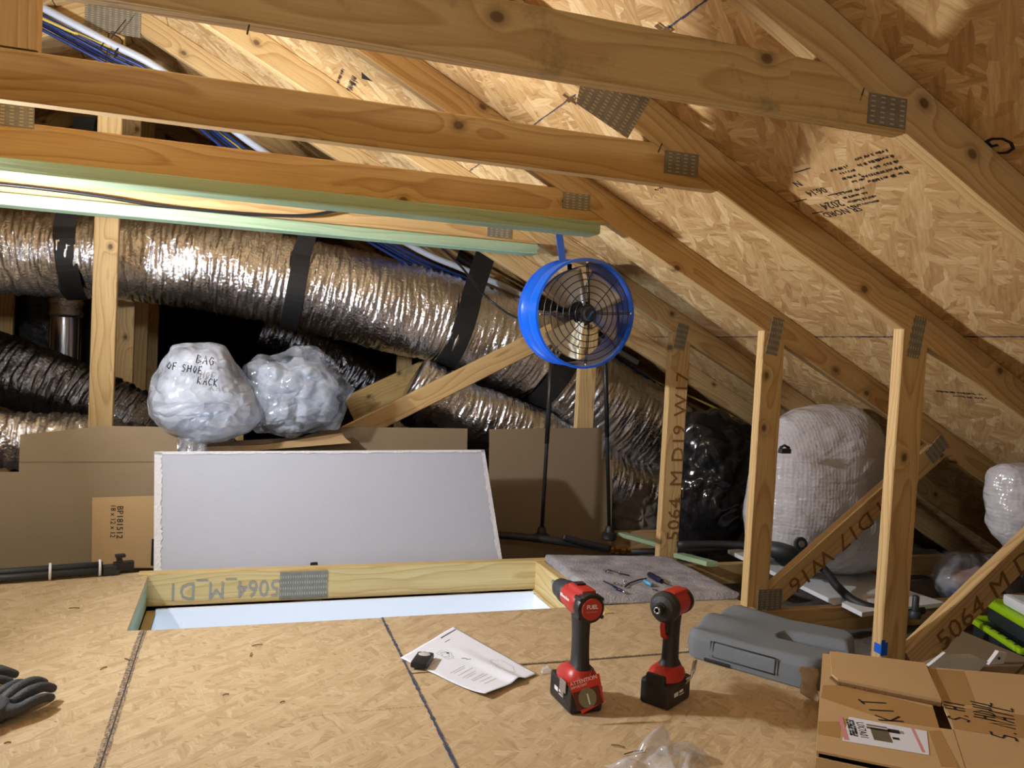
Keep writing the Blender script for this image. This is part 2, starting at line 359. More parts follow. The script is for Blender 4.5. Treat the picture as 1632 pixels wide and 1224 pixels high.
def crease_height(g, tc, sc):
    nz = g.n('TexNoise', i_Vector=tc.outputs['Object'], i_Scale=sc*0.6, i_Detail=3.0)
    co = g.n('VectorMath', operation='ADD', i_0=tc.outputs['Object'], i_1=g.n('VectorMath', operation='SCALE', i_0=nz.outputs['Color'], i_Scale=1.2/sc).outputs[0])
    mp = g.n('Mapping', i_Vector=co.outputs[0], i_Rotation=(0.3, 0.5, 0.2), i_Scale=(0.45, 1.0, 2.6))
    v1 = g.n('TexVoronoi', i_Vector=mp.outputs[0], i_Scale=sc, feature='DISTANCE_TO_EDGE'); v2 = g.n('TexVoronoi', i_Vector=co.outputs[0], i_Scale=sc*2.6, feature='F1')
    return g.math('ADD', g.math('MINIMUM', v1.outputs['Distance'], 0.45), g.math('MULTIPLY', v2.outputs['Distance'], 0.35))
def plastic_bag(name, col, opac, rough=0.22, bump=0.5, bscale=6.0):
    m, nt, b, out = newmat(name); g = N(nt); tc = g.n('TexCoord')
    hgt = crease_height(g, tc, bscale)
    bp = g.n('Bump', i_Strength=bump, i_Distance=0.03, i_Height=hgt); g.L(bp.outputs[0], b.inputs['Normal'])
    b.inputs['Base Color'].default_value = (*col, 1); b.inputs['Roughness'].default_value = rough; b.inputs['Specular IOR Level'].default_value = 0.75
    tr = g.n('BsdfTransparent'); tr.inputs[0].default_value = (0.92, 0.94, 0.97, 1)
    mx = g.n('MixShader'); n2 = g.n('TexNoise', i_Vector=tc.outputs['Object'], i_Scale=7.0, i_Detail=5.0, i_Distortion=1.5)
    f = g.ramp(n2.outputs[0], [(0.32, (max(0, opac-0.28),)*3), (0.68, (min(1, opac+0.16),)*3)])
    g.L(f, mx.inputs[0]); g.L(tr.outputs[0], mx.inputs[1]); g.L(b.outputs[0], mx.inputs[2]); g.L(mx.outputs[0], out.inputs[0])
    return m
M['bag_white'] = plastic_bag('frosted_poly_bag', srgb(198, 203, 216), 0.64, 0.16, 0.75, 7.0)
M['bag_clear'] = plastic_bag('clear_poly_bag', srgb(190, 197, 210), 0.34, 0.12, 0.9, 7.5)
M['bag_thin'] = plastic_bag('thin_clear_film', srgb(220, 222, 232), 0.30, 0.15)
def bubble_mat():
    m, nt, b, out = newmat('bubble_wrap_film'); g = N(nt); tc = g.n('TexCoord')
    v = g.n('TexVoronoi', i_Vector=tc.outputs['Object'], i_Scale=70.0, feature='F1', i_Randomness=0.25)
    nz = g.n('TexNoise', i_Vector=tc.outputs['Object'], i_Scale=12.0, i_Detail=5.0)
    h = g.math('ADD', g.math('MULTIPLY', v.outputs['Distance'], -0.5), g.math('ADD', nz.outputs[0], g.math('MULTIPLY', crease_height(g, tc, 7.0), 2.5)))
    bp = g.n('Bump', i_Strength=0.45, i_Distance=0.010, i_Height=h); g.L(bp.outputs[0], b.inputs['Normal'])
    b.inputs['Base Color'].default_value = (*srgb(206, 203, 208), 1); b.inputs['Roughness'].default_value = 0.2; b.inputs['Specular IOR Level'].default_value = 0.6
    tr = g.n('BsdfTransparent'); mx = g.n('MixShader'); mx.inputs[0].default_value = 0.86
    g.L(tr.outputs[0], mx.inputs[1]); g.L(b.outputs[0], mx.inputs[2]); g.L(mx.outputs[0], out.inputs[0]); return m
M['bubble'] = bubble_mat()
def emis(name, col, st):
    m, nt, b, out = newmat(name); b.inputs['Emission Color'].default_value = (*col, 1); b.inputs['Emission Strength'].default_value = st
    b.inputs['Base Color'].default_value = (*col, 1); return m
M['bulb'] = emis('glowing_bulb', (1.0, 0.93, 0.82), 30.0)

# flat print and lettering ------------------------------------------------
def text(s, size, mtx, mat, parent, name='printed_lettering', thick=0.0, sx=1.0, ext=0.0002, align='LEFT'):
    c = bpy.data.curves.new('t', 'FONT'); c.body = s; c.size = size; c.extrude = ext; c.offset = thick; c.align_x = align; c.resolution_u = 2
    o = bpy.data.objects.new('t', c); COL.objects.link(o)
    dg = bpy.context.evaluated_depsgraph_get(); dg.update()
    me = bpy.data.meshes.new_from_object(o.evaluated_get(dg)); bpy.data.objects.remove(o, do_unlink=True); bpy.data.curves.remove(c)
    me.name = name; me.materials.clear(); me.materials.append(mat)
    if sx != 1.0:
        for v in me.vertices: v.co.x *= sx
    return ob(name, me, parent, mtx)
def ribbon2d(mb, pl, w, m, h=0.0003):
    pl = [Vector((p[0], p[1], 0)) for p in pl]
    for i in range(len(pl)):
        pass
    vv = []
    for i, p in enumerate(pl):
        t = (pl[min(i+1, len(pl)-1)]-pl[max(i-1, 0)]); t = t.normalized() if t.length > 0 else Vector((1, 0, 0)); n = Vector((-t.y, t.x, 0))*w/2
        vv += [m @ (p+n), m @ (p-n), m @ (p+n+Vector((0, 0, h))), m @ (p-n+Vector((0, 0, h)))]
    ff = []
    for i in range(len(pl)-1):
        a = i*4; b = a+4; ff += [(a+2, a+3, b+3, b+2), (a, a+2, b+2, b), (a+1, b+1, b+3, a+3)]
    mb.add(vv, ff)
def squiggle(mb, x, y, length, size, w, m, rnd):
    """one line of print too small to read: short strokes"""
    p = x
    while p < x+length:
        a = rnd.uniform(0.3, 0.9)*size
        ribbon2d(mb, [(p, y), (p+a*0.15, y+size*rnd.uniform(0.5, 1)), (p+a*0.5, y+rnd.uniform(0, 0.4)*size), (p+a*0.6, y+size*rnd.uniform(0.4, 0.9))], w, m)
        p += a*rnd.uniform(0.75, 1.2)+(size*0.5 if rnd.random() < 0.18 else 0)

# boards ------------------------------------------------------------------
def board(name, p0, p1, w, t, mat, parent=None, nrm=(0, -1, 0), s0=0.0, s1=0.0, ch=0.003):
    """plank from p0 to p1 (centre line); nrm = direction the wide face looks; s0/s1 = end cut skew"""
    p0 = Vector(p0); p1 = Vector(p1); x = (p1-p0); L = x.length
    n = Vector(nrm); x.normalize(); z = x.cross(n).normalized(); y = z.cross(x)
    m = Matrix((x, y, z)).transposed().to_4x4(); m.translation = (p0+p1)/2
    hw, ht = w/2, t/2
    sec = [(-ht+ch, -hw), (ht-ch, -hw), (ht, -hw+ch), (ht, hw-ch), (ht-ch, hw), (-ht+ch, hw), (-ht, hw-ch), (-ht, -hw+ch)]
    vv = [Vector((-L/2+s0*(b/hw), a, b)) for a, b in sec]+[Vector((L/2+s1*(b/hw), a, b)) for a, b in sec]
    ff = [tuple(range(8)), tuple(reversed(range(8, 16)))]+[(i, 8+i, 8+(i+1) % 8, (i+1) % 8) for i in range(8)]
    o = mk(name, vv, ff, mat, parent, False, m); return o
def plate(name, c, x, z, lx, lz, parent, nrm=None, t=0.0016, mat=None):
    """gusset plate: c centre, x long axis; lies in the plane of x and z"""
    m = frame(Vector(c), x, Vector(x).cross(Vector(z)))
    mb = MB(); mb.box((-lx/2, -lz/2, -t/2), (lx/2, lz/2, t/2)); return mb.build(name, mat or M['plate'], parent, world_mat=m)

# ================================================================ STRUCTURE
SL = 0.5057; XK, ZK = 1.70, 0.9585; RIDGE = -0.515; LW, LT = 0.089, 0.038
COSA = 1/math.sqrt(1+SL*SL); SINA = SL*COSA
def zlow(X): return ZK-SL*(X-XK)            # underside of rafters (right slope)
DV = LW/COSA                                # vertical depth of a rafter
def zdeck(X): return zlow(X)+DV
YT = {1: 1.165, 2: 1.766, 3: 2.386, 4: 3.011, 5: 3.62, 6: 4.23, 7: 4.84, 8: 5.45, 9: 6.06}
EAVE = 4.35
def sdir(right=True): return Vector((COSA if right else -COSA, 0, -SINA))
UND = Vector((-SINA, 0, -COSA))             # underside normal, right slope

# --- roof deck (OSB sheets between seams running along the ridge)
ceiling = tag(bpy.data.objects.new('ceiling', None), 'sloping oriented strand board roof deck over the attic', kind='structure'); COL.objects.link(ceiling)
def roof_panel(Xa, Xb, Ya, Yb, right=True, gap=0.0015, dz=0.0):
    L = (Xb-Xa)/COSA; t = 0.012
    if right: m = frame(Vector((Xa, Ya, zdeck(Xa)+dz)), (COSA, 0, -SINA), (SINA, 0, COSA))
    else:
        Xm = 2*RIDGE-Xa; m = frame(Vector((Xm, Ya, zdeck(Xa)+dz)), (-COSA, 0, -SINA), (-SINA, 0, COSA))
    s = 1 if right else -1
    y0, y1 = (0+gap, Yb-Ya-gap) if right else (-(Yb-Ya)+gap, -gap)
    mb = MB(); mb.box((gap, y0, 0), (L-gap, y1, t)); return mb.build('roof_panel', M['osb_roof'], ceiling, world_mat=m)
seams = [RIDGE, -0.315, 0.80, 1.915, 3.03, EAVE]
for i in range(5):
    ys = [-3.0, -0.6, 1.79, 4.24, 6.68, 9.1] if i % 2 == 0 else [-3.0, 0.57, 3.03, 5.46, 9.1]
    for a, b in zip(ys[:-1], ys[1:]):
        roof_panel(seams[i], seams[i+1], a, b, True); roof_panel(seams[i], seams[i+1], a, b, False)
# seam chalk and snapped lines on the underside, H-clips, staples, mill stamps
def roofm(X, Y, off=0.0006):   # text frame on the underside: x = +Y, y = down the slope
    o = Vector((X, Y, zdeck(X)))+UND*off
    return frame(o, (0, 1, 0), UND)
rr = random.Random(3)
for (Xs, Ya, Yb, w) in [(1.914, 1.1, 3.6, 0.010), (0.800, 0.9, 1.165, 0.006), (0.800, 1.25, 1.72, 0.006), (0.800, 1.86, 2.3, 0.006), (0.80, 2.85, 3.0, 0.006)]:
    mb = MB(); n = int((Yb-Ya)/0.012)
    pl = [(Ya+(Yb-Ya)*i/n-Ya, rr.uniform(-1, 1)*0.0012) for i in range(n+1)]
    m = roofm(Xs, Ya)
    for i in range(n):
        ribbon2d(mb, pl[i:i+2], w*rr.uniform(0.35, 1.0), m)
    mb.build('chalk_line', M['chalk'], ceiling)
mb = MB()
for (X, Y) in [(0.80, 1.52), (0.80, 2.02)]:
    m = roofm(X, Y); mb.box((-0.008, -0.022, 0), (0.008, 0.022, 0.003), 0, m); mb.box((-0.02, -0.006, 0), (0.02, 0.006, 0.004), 0, m)
mb.build('sheathing_clip', M['chrome'], ceiling)
st = MB()
def stamp(X, Y, lines, w, size, seed, stp=None):
    r2 = random.Random(seed); m = roofm(X, Y)
    for i in range(lines): squiggle(st, r2.uniform(0, 0.02), -i*size*1.7, w*r2.uniform(0.5, 1), size, size*0.16, m, r2)
stamp(1.30, 1.36, 5, 0.13, 0.011, 5); stamp(1.36, 1.50, 4, 0.11, 0.010, 6)
stamp(1.29, 1.48, 4, 0.07, 0.010, 7); stamp(1.14, 2.02, 5, 0.15, 0.011, 8); stamp(1.10, 2.16, 5, 0.08, 0.011, 9); stamp(1.17, 1.92, 4, 0.06, 0.012, 12)
stamp(1.16, 2.62, 4, 0.15, 0.016, 10); stamp(1.02, 2.78, 2, 0.12, 0.02, 11)
stamp(2.26, 1.97, 2, 0.26, 0.016, 15); stamp(0.33, 2.85, 1, 0.2, 0.03, 18); stamp(0.295, 2.84, 1, 0.2, 0.014, 19)
for (X, Ya, Yb) in [(1.225, 1.585, 1.64), (1.315, 1.575, 1.63), (1.31, 1.70, 1.75), (1.36, 1.70, 1.74)]:
    ribbon2d(st, [(0, 0), (Yb-Ya, 0.0)], 0.003, roofm(X, Ya))
for (X, Y0, dX) in [(1.08, 2.62, 0.0), (1.20, 2.62, 0.0)]:
    ribbon2d(st, [(0, 0), (0.2, 0)], 0.003, roofm(X, Y0))
for (X, Y, s) in [(0.365, 2.80, 0.05), (1.05, 2.27, 0.03)]:
    m = roofm(X, Y); mb = MB(); mb.prism([(-s*0.5, -s*0.3), (s*0.55, -s*0.1), (-s*0.2, s*0.6)], 0, 0.0004, m); st.add(mb.v, mb.f)
st.build('mill_stamp', M['ink'], ceiling)
text('2024', 0.036, roofm(1.335, 1.615), M['ink'], ceiling, 'mill_stamp_text')
text('06:14', 0.030, roofm(1.287, 1.615), M['ink'], ceiling, 'mill_stamp_text')
text('N', 0.03, roofm(1.25, 1.66), M['ink'], ceiling, 'mill_stamp_text')
text('SR NORD', 0.030, roofm(1.365, 1.585), M['ink'], ceiling, 'mill_stamp_text')
text('G', 0.07, roofm(1.275, 1.12), M['ink'], ceiling, 'mill_stamp_text')
text('06', 0.035, roofm(1.175, 1.90), M['ink'], ceiling, 'mill_stamp_text')
text('06', 0.035, roofm(1.215, 1.88), M['ink'], ceiling, 'mill_stamp_text')

# --- end walls closing the attic
def slab(name, lo, hi, mat, parent=None, kind='structure'):
    mb = MB(); c = (Vector(lo)+Vector(hi))/2; mb.box(Vector(lo)-c, Vector(hi)-c)
    o = mb.build(name, mat, parent, world_mat=Matrix.Translation(c))
    if kind and parent is None: o['kind'] = kind
    return o
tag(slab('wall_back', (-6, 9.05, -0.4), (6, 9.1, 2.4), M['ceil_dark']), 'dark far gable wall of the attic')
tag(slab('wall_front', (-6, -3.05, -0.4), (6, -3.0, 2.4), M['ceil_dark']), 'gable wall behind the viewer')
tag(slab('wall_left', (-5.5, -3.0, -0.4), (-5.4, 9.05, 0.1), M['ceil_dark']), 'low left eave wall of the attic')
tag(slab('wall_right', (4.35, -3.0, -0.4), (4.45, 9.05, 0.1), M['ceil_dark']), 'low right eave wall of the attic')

# --- plywood deck
OX0, OX1, OY0, OY1 = -0.270, 1.165, 2.49, 3.05
floor = tag(bpy.data.objects.new('floor', None), 'oriented strand board attic deck with chalk-lined joints', kind='structure'); COL.objects.link(floor)
def deck(x0, x1, y0, y1, g=0.0012, dz=0.0):
    c = Vector(((x0+x1)/2, (y0+y1)/2, -0.009+dz)); mb = MB(); mb.box((x0-c.x+g, y0-c.y+g, -0.009), (x1-c.x-g, y1-c.y-g, 0.009), ch=0.0015)
    return mb.build('deck_panel', M['osb_floor'], floor, world_mat=Matrix.Translation(c))
mb = MB(); mb.prism([(-2.2, 0.2), (-0.2262, 0.2), (-0.2262, 2.49), (OX0, 2.49), (OX0, 3.10), (-2.2, 3.10)], -0.018, 0.0, Matrix.Translation((1.2, -1.6, 0.009))); mb.build('deck_panel', M['osb_floor'], floor, world_mat=Matrix.Translation((-1.2, 1.6, -0.009)))
deck(-0.225, 0.45, 0.2, OY0, dz=-0.001)
deck(0.45, 1.725, 2.045, OY0); deck(0.45, 1.725, 0.2, 2.0425, dz=-0.0015); deck(1.20, 1.725, OY0+0.003, 3.06, dz=-0.006)
deck(-2.2, -0.225, -2.6, 0.2); deck(-0.225, 1.725, -2.6, 0.2)
rr = random.Random(11)
def floor_line(pts, w, mat, jag=1.0, z=0.0006, taper=0.4):
    mb = MB()
    P = catmull([(a, b, 0) for a, b in pts], 90)
    for i in range(89):
        j = Vector((rr.uniform(-1, 1), rr.uniform(-1, 1), 0))*w*0.12*jag
        ribbon2d(mb, [P[i][:2], P[i+1][:2]], w*rr.uniform(taper, 1.0), Matrix.Translation((0, 0, z)))
    mb.build('chalk_line', mat, floor)
floor_line([(-0.227, 2.486), (-0.228, 2.2), (-0.224, 1.3)], 0.022, M['chalk_dark'], taper=0.8)
floor_line([(0.451, 2.486), (0.450, 2.0), (0.446, 1.3)], 0.011, M['chalk'])
floor_line([(0.70, 2.047), (1.0, 2.043), (1.45, 2.043)], 0.014, M['chalk_dark'])
floor_line([(0.16, 1.845), (0.30, 1.848), (0.45, 1.845)], 0.003, M['chalk_dark'], taper=0.3)
# loose wood splinters on the deck
for i, (px, py, l, a) in enumerate([(410, 1029, .03, .3), (400, 1044, .025, 1.4), (202, 1052, .018, -.9), (165, 1066, .02, .9), (12, 1185, .012, .2), (450, 1120, .012, .5), (985, 1190, .03, -.6), (1010, 1200, .05, .15), (118, 970, .03, 0), (360, 1108, .014, .3)]):
    p = at(px, py, Z=0.0); mb = MB(); mb.tube([(-l/2, 0, 0), (0, 0.001, 0.0012), (l/2, 0, 0)], 0.0014, 5)
    o = mb.build('wood_splinter', M['ink_soft'], world_mat=Matrix.Translation((p.x, p.y, 0.0018)) @ Matrix.Rotation(a, 4, 'Z'))
    where = ['on the deck below the opening', 'under the longer splinter by the opening', 'beside the left chalk line', 'left of the left chalk line', 'at the bottom left of the deck', 'near the middle of the bare deck', 'by the clear bag, short', 'by the clear bag, long', 'beside the left end of the opening', 'in the middle of the left deck'][i]
    tag(o, 'dark wood splinter lying '+where, 'splinter', 'wood splinters on the deck')

# --- opening lining: headers, white drywall shaft, lit room below
hdr = empty('opening_frame', 'wooden frame lining the rectangular attic hatch opening', 'frame', (OX0, OY1, -0.06))
b = board('far_header', (OX0-0.03, OY1+0.019, -0.050), (OX1+0.09, OY1+0.019, -0.050), 0.118, 0.038, M['pale'], hdr)
board('side_header', (OX0-0.019, 2.40, -0.066), (OX0-0.019, OY1, -0.066), 0.095, 0.036, M['treated'], hdr, (1, 0, 0))
board('side_header', (OX1+0.019, 2.40, -0.055), (OX1+0.019, OY1+0.0, -0.055), 0.118, 0.036, M['pale'], hdr, (-1, 0, 0))
board('near_header', (OX0, 2.405, -0.066), (OX1, 2.405, -0.066), 0.095, 0.036, M['pine'], hdr, (0, 1, 0))
board('trim_strip', (OX1+0.004, OY1-0.52, -0.116), (OX1+0.004, OY1, -0.116), 0.012, 0.02, M['pale'], hdr, (-1, 0, 0))
pm = frame(at(484, 932, Y=OY1-0.001), (0, 0, 1), (0, -1, 0))
mb = MB(); mb.box((-0.05, -0.085, 0), (0.05, 0.085, 0.0016)); mb.build('gusset_plate', M['plate'], hdr, world_mat=pm)
tm = frame(at(447, 924, Y=OY1-0.0012), (-1, 0, 0), (0, -1, 0))
text('5064_M_D1', 0.088, tm, M['ink_grey'], hdr, 'stamped_lettering', sx=0.86)
shaft = tag(bpy.data.objects.new('trim_1', None), 'white drywall shaft below the hatch opening', kind='structure'); COL.objects.link(shaft)
slab('shaft_side', (OX0+0.03, OY1-0.012, -0.42), (OX1-0.005, OY1, -0.116), M['drywall'], shaft)
slab('shaft_side', (OX0+0.018, 2.38, -0.42), (OX0+0.03, OY1, -0.125), M['drywall'], shaft)
slab('shaft_side', (OX1-0.005, 2.38, -0.42), (OX1+0.007, OY1, -0.125), M['drywall'], shaft)
slab('shaft_side', (OX0+0.03, 2.38, -0.42), (OX1-0.005, 2.392, -0.13), M['drywall'], shaft)
slab('shaft_edge', (OX0+0.0, 2.40, -0.135), (OX0+0.03, OY1, -0.122), M['pale'], shaft)
tag(slab('wall_room_back', (-2.0, 4.2, -2.6), (3.0, 4.25, -0.42), M['drywall']), 'white wall of the room below')
# ceiling board of the storey below, cut around the shaft
low = tag(bpy.data.objects.new('trim_2', None), 'drywall ceiling of the storey below', kind='structure'); COL.objects.link(low)
for a in [((-5.4, -3, -0.43), (OX0+0.02, 9.05, -0.40)), ((OX1, -3, -0.43), (4.35, 9.05, -0.40)), ((OX0+0.02, -3, -0.43), (OX1, 2.385, -0.40)), ((OX0+0.02, OY1, -0.43), (OX1, 9.05, -0.40))]:
    slab('ceiling_board', a[0], a[1], M['drywall'], low)
# insulation between the bottom chords
def insulation(name, x0, x1, y0, y1, z, label):
    nx, ny = int((x1-x0)/0.06), int((y1-y0)/0.06); vv = []; ff = []
    for j in range(ny+1):
        for i in range(nx+1):
            x = x0+(x1-x0)*i/nx; y = y0+(y1-y0)*j/ny
            vv.append((x, y, z+0.035*noise.noise((x*5, y*5, 1))+0.015*noise.noise((x*17, y*17, 4))))
    for j in range(ny):
        for i in range(nx): a = j*(nx+1)+i; ff.append((a, a+1, a+nx+2, a+nx+1))
    return tag(mk(name, vv, ff, M['insul'], smooth=True), label, 'insulation', kind='stuff')
insulation('blown_insulation', 1.78, 3.7, -1.0, 8.5, -0.14, 'grey loose insulation between the joists behind the posts')
insulation('blown_insulation', -4.7, 1.76, 3.16, 8.5, -0.14, 'grey loose insulation on the attic floor under the ducts')

# ================================================================ TRUSSES
def truss(k, label):
    Y = YT[k]; yc = Y+LT/2
    T = empty('roof_truss', label, 'truss', (RIDGE, yc, 0.0), group='roof trusses along the attic')
    mt = {1: 'pine_dirty', 2: 'pine', 3: 'pine_warm', 4: 'pine_warm'}.get(k, 'pine')
    # rafters
    e = Vector((SINA, 0, COSA))*LW/2
    a = Vector((RIDGE, yc, zlow(RIDGE)))+e; a.x = RIDGE; a.z = zlow(RIDGE)+DV/2
    bb = Vector((EAVE, yc, zlow(EAVE)+DV/2))
    rm = M['pine'] if k in (1, 2, 4) else M['pine_warm']
    board('rafter', a, bb, LW, LT, rm, T, s0=0.0225)
    board('rafter', Vector((RIDGE, yc, a.z)), Vector((2*RIDGE-EAVE, yc, bb.z)), LW, LT, M['pine'], T, s0=-0.0225)
    # collar tie
    if k <= 4:
        zc = 1.261+LW/2+0.004
        xr = XK-(zc-ZK)/SL-0.001
        xl = 2*RIDGE-xr
        x1 = xr+0.0
        board('collar_tie', (xl, yc, zc), (x1, yc, zc), 0.095, LT, M[mt], T, s1=0.094)
    return T, Y, yc
names = {1: 'nearest roof truss, its weathered tie crossing the top of the view', 2: 'second roof truss with knotty tie and post behind the open box',
         3: 'third roof truss with warm tie above a green board, post behind the cushion', 4: 'fourth roof truss behind the blue fan, post stamped with numbers',
         5: 'fifth roof truss with centre post in front of the silver duct', 6: 'sixth roof truss behind the big silver duct', 7: 'seventh roof truss in the dark behind the ducts', 8: 'eighth roof truss deep in the dark attic'}
TR = {}
for k in range(1, 9): TR[k] = truss(k, names[k])
def post(k, X, z0, z1, mat=None, w=LW, cut=True, name='post'):
    T, Y, yc = TR[k]
    return board(name, (X+w/2, yc, z0), (X+w/2, yc, z1), w, LT-0.001, mat or M['pine'], T, s1=(-SL*w/2 if cut else 0))
def gus(k, c, ang, lx, lz, name='gusset_plate'):
    T, Y, yc = TR[k]; c = Vector(c); c.y = Y-0.0012
    x = Vector((math.cos(ang), 0, math.sin(ang))); z = Vector((-math.sin(ang), 0, math.cos(ang)))
    m = frame(c, x, (0, -1, 0)); mb = MB(); mb.box((-lx/2, -lz/2, -0.001), (lx/2, lz/2, 0.001)); return mb.build(name, M['plate'], T, world_mat=m)
# knee posts with diagonal webs and bottom chords
for k in (2, 3, 4):
    post(k, XK, -0.018, zlow(XK+LW/2)+0.004)
post(1, XK, -0.018, zlow(XK+LW/2)+0.004)
for k in (1, 2, 3, 4, 5, 6, 7):
    T, Y, yc = TR[k]
    board('bottom_chord', (1.28 if k == 4 else 1.73, yc, -0.0635 if k != 4 else -0.07), (3.66, yc, -0.0635 if k != 4 else -0.07), LW, LT-0.003, M['pine_warm'], T)
def web(k, pa, pb, w=LW, mat=None):
    """pa,pb = (X,Z) ends of the web centre line"""
    T, Y, yc = TR[k]
    return board('diagonal_web', (pa[0], yc, pa[1]), (pb[0], yc, pb[1]), w, LT-0.002, mat or M['pine_warm'], T)
for k in (1, 2, 3):
    web(k, (1.815, 0.030), (2.60, 0.630), w=0.086)
# king posts
for k in (1, 2, 5, 6, 7, 8):
    post(k, RIDGE-LW/2+(0.0925 if k == 2 else 0), 1.36 if k <= 4 else -0.2, 2.07, cut=False, name='king_post', mat=M['pine'])
# far truss webs
web(5, (0.44, 0.42), (1.42, 0.945), w=0.088, mat=M['pine'])
post(5, 1.555, -0.1, zlow(1.6), name='post')
web(6, (0.55, 0.50), (1.25, 0.86), w=0.14, mat=M['pine_dirty']); web(6, (-0.52, 1.62), (-1.35, 1.30)); web(5, (-0.55, 1.86), (-1.3, 1.55))
post(6, -0.05, -0.1, 0.5, cut=False, mat=M['pine_dirty']); post(7, 0.9, -0.1, zlow(0.95)); post(7, -1.2, -0.1, 1.5, cut=False)
# gusset plates (rafter/tie, rafter/post, web heels, splices)
for k, px in {1: (1414, 177), 2: (1086, 261), 3: (919, 321), 4: (796, 364)}.items():
    gus(k, at(*px, Y=YT[k]-0.001), 0.0, {1: .082, 2: .092, 3: .092, 4: .096}[k], {1: .052, 2: .054, 3: .048, 4: .07}[k])
for k, px, w, h in [(2, (1461, 537), .052, .125), (3, (1235, 536), .058, .142), (4, (1086, 537), .062, .12)]:
    gus(k, at(*px, Y=YT[k]-0.001), PI/2-0.17, h*0.9, w*0.82)
gus(3, at(1227, 955, Y=YT[3]-0.001), 0, 0.10, 0.07); gus(3, at(1493, 716, Y=YT[3]-0.001), 0.80, 0.10, 0.06)
# splice plate on the second rafter, king post and ridge plates
T2 = TR[2][0]
poly = [at(x, y, Y=YT[2]-0.0015) for x, y in [(925, 133), (1038, 153), (1000, 221), (918, 165)]]
cc = sum(poly, Vector())/4; m = frame(cc, (COSA, 0, -SINA), (0, -1, 0)); mi_ = m.inverted()
mb = MB(); mb.prism([(mi_ @ p)[:2] for p in reversed(poly)], 0, 0.0016); mb.build('splice_plate', M['plate'], T2, world_mat=m)
gus(5, (RIDGE, 0, 2.075), 0, 0.20, 0.13, 'ridge_plate'); gus(3, at(12, 178, Y=YT[3]), 0, 0.12, 0.07); gus(4, (RIDGE, 0, 2.06), 0, 0.20, 0.12, 'ridge_plate')
# stamped lumber numbers
def wtext(s, size, px0, Y, ang, mat, parent, sx=1.0):
    p = at(*px0, Y=Y-0.0006); m = frame(p, (math.cos(ang), 0, math.sin(ang)), (0, -1, 0)); x = 0.0
    for wd in s.split(' '):
        o = text(wd, size, m @ Matrix.Translation((x, 0, 0)), mat, parent, 'stamped_lettering', sx=sx); x += max(v.co.x for v in o.data.vertices)+size*0.45
M['ink_stamp'] = simple('brown_stamp_ink', srgb(128, 94, 58), 0.85, spec=0.1)
wtext('5064_M D19 W17', 0.082, (1081, 862), YT[4], PI/2, M['ink_stamp'], TR[4][0], 1.12)
wtext('M D17 W16', 0.085, (1418, 783), YT[3], PI+0.653, M['ink_stamp'], TR[3][0], 1.2)
wtext('5064 M D17', 0.085, (1502, 1040), YT[2], 0.653, M['ink_stamp'], TR[2][0], 1.15)
# nails bent out of the ties
for (px, py, dx, dy, k) in [(397, 40, -3, 14, 1), (1377, 141, -3, 10, 1)]:
    p = at(px, py, Y=YT[k]-0.003); q = at(px+dx, py+dy, Y=YT[k]-0.02); MB().tube([p, q], 0.0012, 6).build('nail', M['black'], TR[1][0])
p = at(1055, 229, Y=YT[2]-0.003); q = at(1049, 242, Y=YT[2]-0.02); MB().tube([p, q], 0.0014, 6).build('nail', M['black'], TR[2][0])

# green treated boards fixed flat under the third and fourth ties
def treated(k, x0, x1, label):
    Y = YT[k]; yc = Y+LT/2
    o = board('treated_board', (x0, yc-0.012, 1.2405), (x1, yc-0.012, 1.2405), 0.089, 0.038, M['treated'], None, (0, 0, -1)); tag(o, label, 'board', 'green treated boards under the ties'); return o
treated(3, -2.0, 1.052, 'longer green treated board under the third tie, lit white at its left end')
treated(4, -2.0, 1.075, 'green treated board under the fourth tie, ending beside the blue fan')
mb = MB(); e = at(857, 385, Y=3.0); mb.box((-0.006, -0.01, -0.008), (0.006, 0.01, 0.008), 0, Matrix.Translation((1.083, 3.01, 1.248)), 0.002)
tag(mb.build('white_clip', M['white']), 'tiny white clip on the end of the green board by the fan', 'clip')

# ================================================================ DUCTS AND STRAPS
def duct(name, px, label, mat, n=150, seg=40, wr=0.012, freq=26.0, seed=0, Yd=4.0, group=None):
    """px: (px, py, radius_px[, Y]) along the centre line"""
    pts = []; rad = []
    for q in px:
        Yq = q[3] if len(q) > 3 else Yd
        p = at(q[0], q[1], Y=Yq); dep = (p-CAMO).dot(_fw); pts.append(p); rad.append(q[2]*dep/FPX)
    C = catmull(pts, n); R_ = catmull([(r, 0, 0) for r in rad], n)
    T = empty(name, label, 'duct', (C[0].x, C[0].y, 0), group=group or 'flexible ducts')
    vv = []; prev = None; s = 0.0
    for i in range(n):
        t = (C[min(i+1, n-1)]-C[max(i-1, 0)]).normalized()
        nn = t.cross(Vector((0, 0, 1))).normalized() if prev is None else (prev-t*prev.dot(t)).normalized()
        prev = nn; b_ = t.cross(nn)
        if i: s += (C[i]-C[i-1]).length
        for k in range(seg):
            a = 2*PI*k/seg; d = nn*math.cos(a)+b_*math.sin(a)
            q = C[i]+d*R_[i].x
            w = wr*(noise.noise((s*freq+seed, math.cos(a)*2.2, math.sin(a)*2.2))+0.6*noise.noise((s*freq*2.1+seed, math.cos(a)*5, math.sin(a)*5+5)))
            w += 0.022*noise.noise((s*3+seed, math.cos(a), math.sin(a)+9))
            vv.append(q+d*w)
    ff = []
    for i in range(n-1):
        for k in range(seg): k2 = (k+1) % seg; ff.append((i*seg+k, (i+1)*seg+k, (i+1)*seg+k2, i*seg+k2))
    ff.append(tuple(range(seg))); ff.append(tuple(reversed([(n-1)*seg+k for k in range(seg)])))
    mk('foil_jacket', vv, ff, mat, T, True)
    return T, C, [x.x for x in R_]
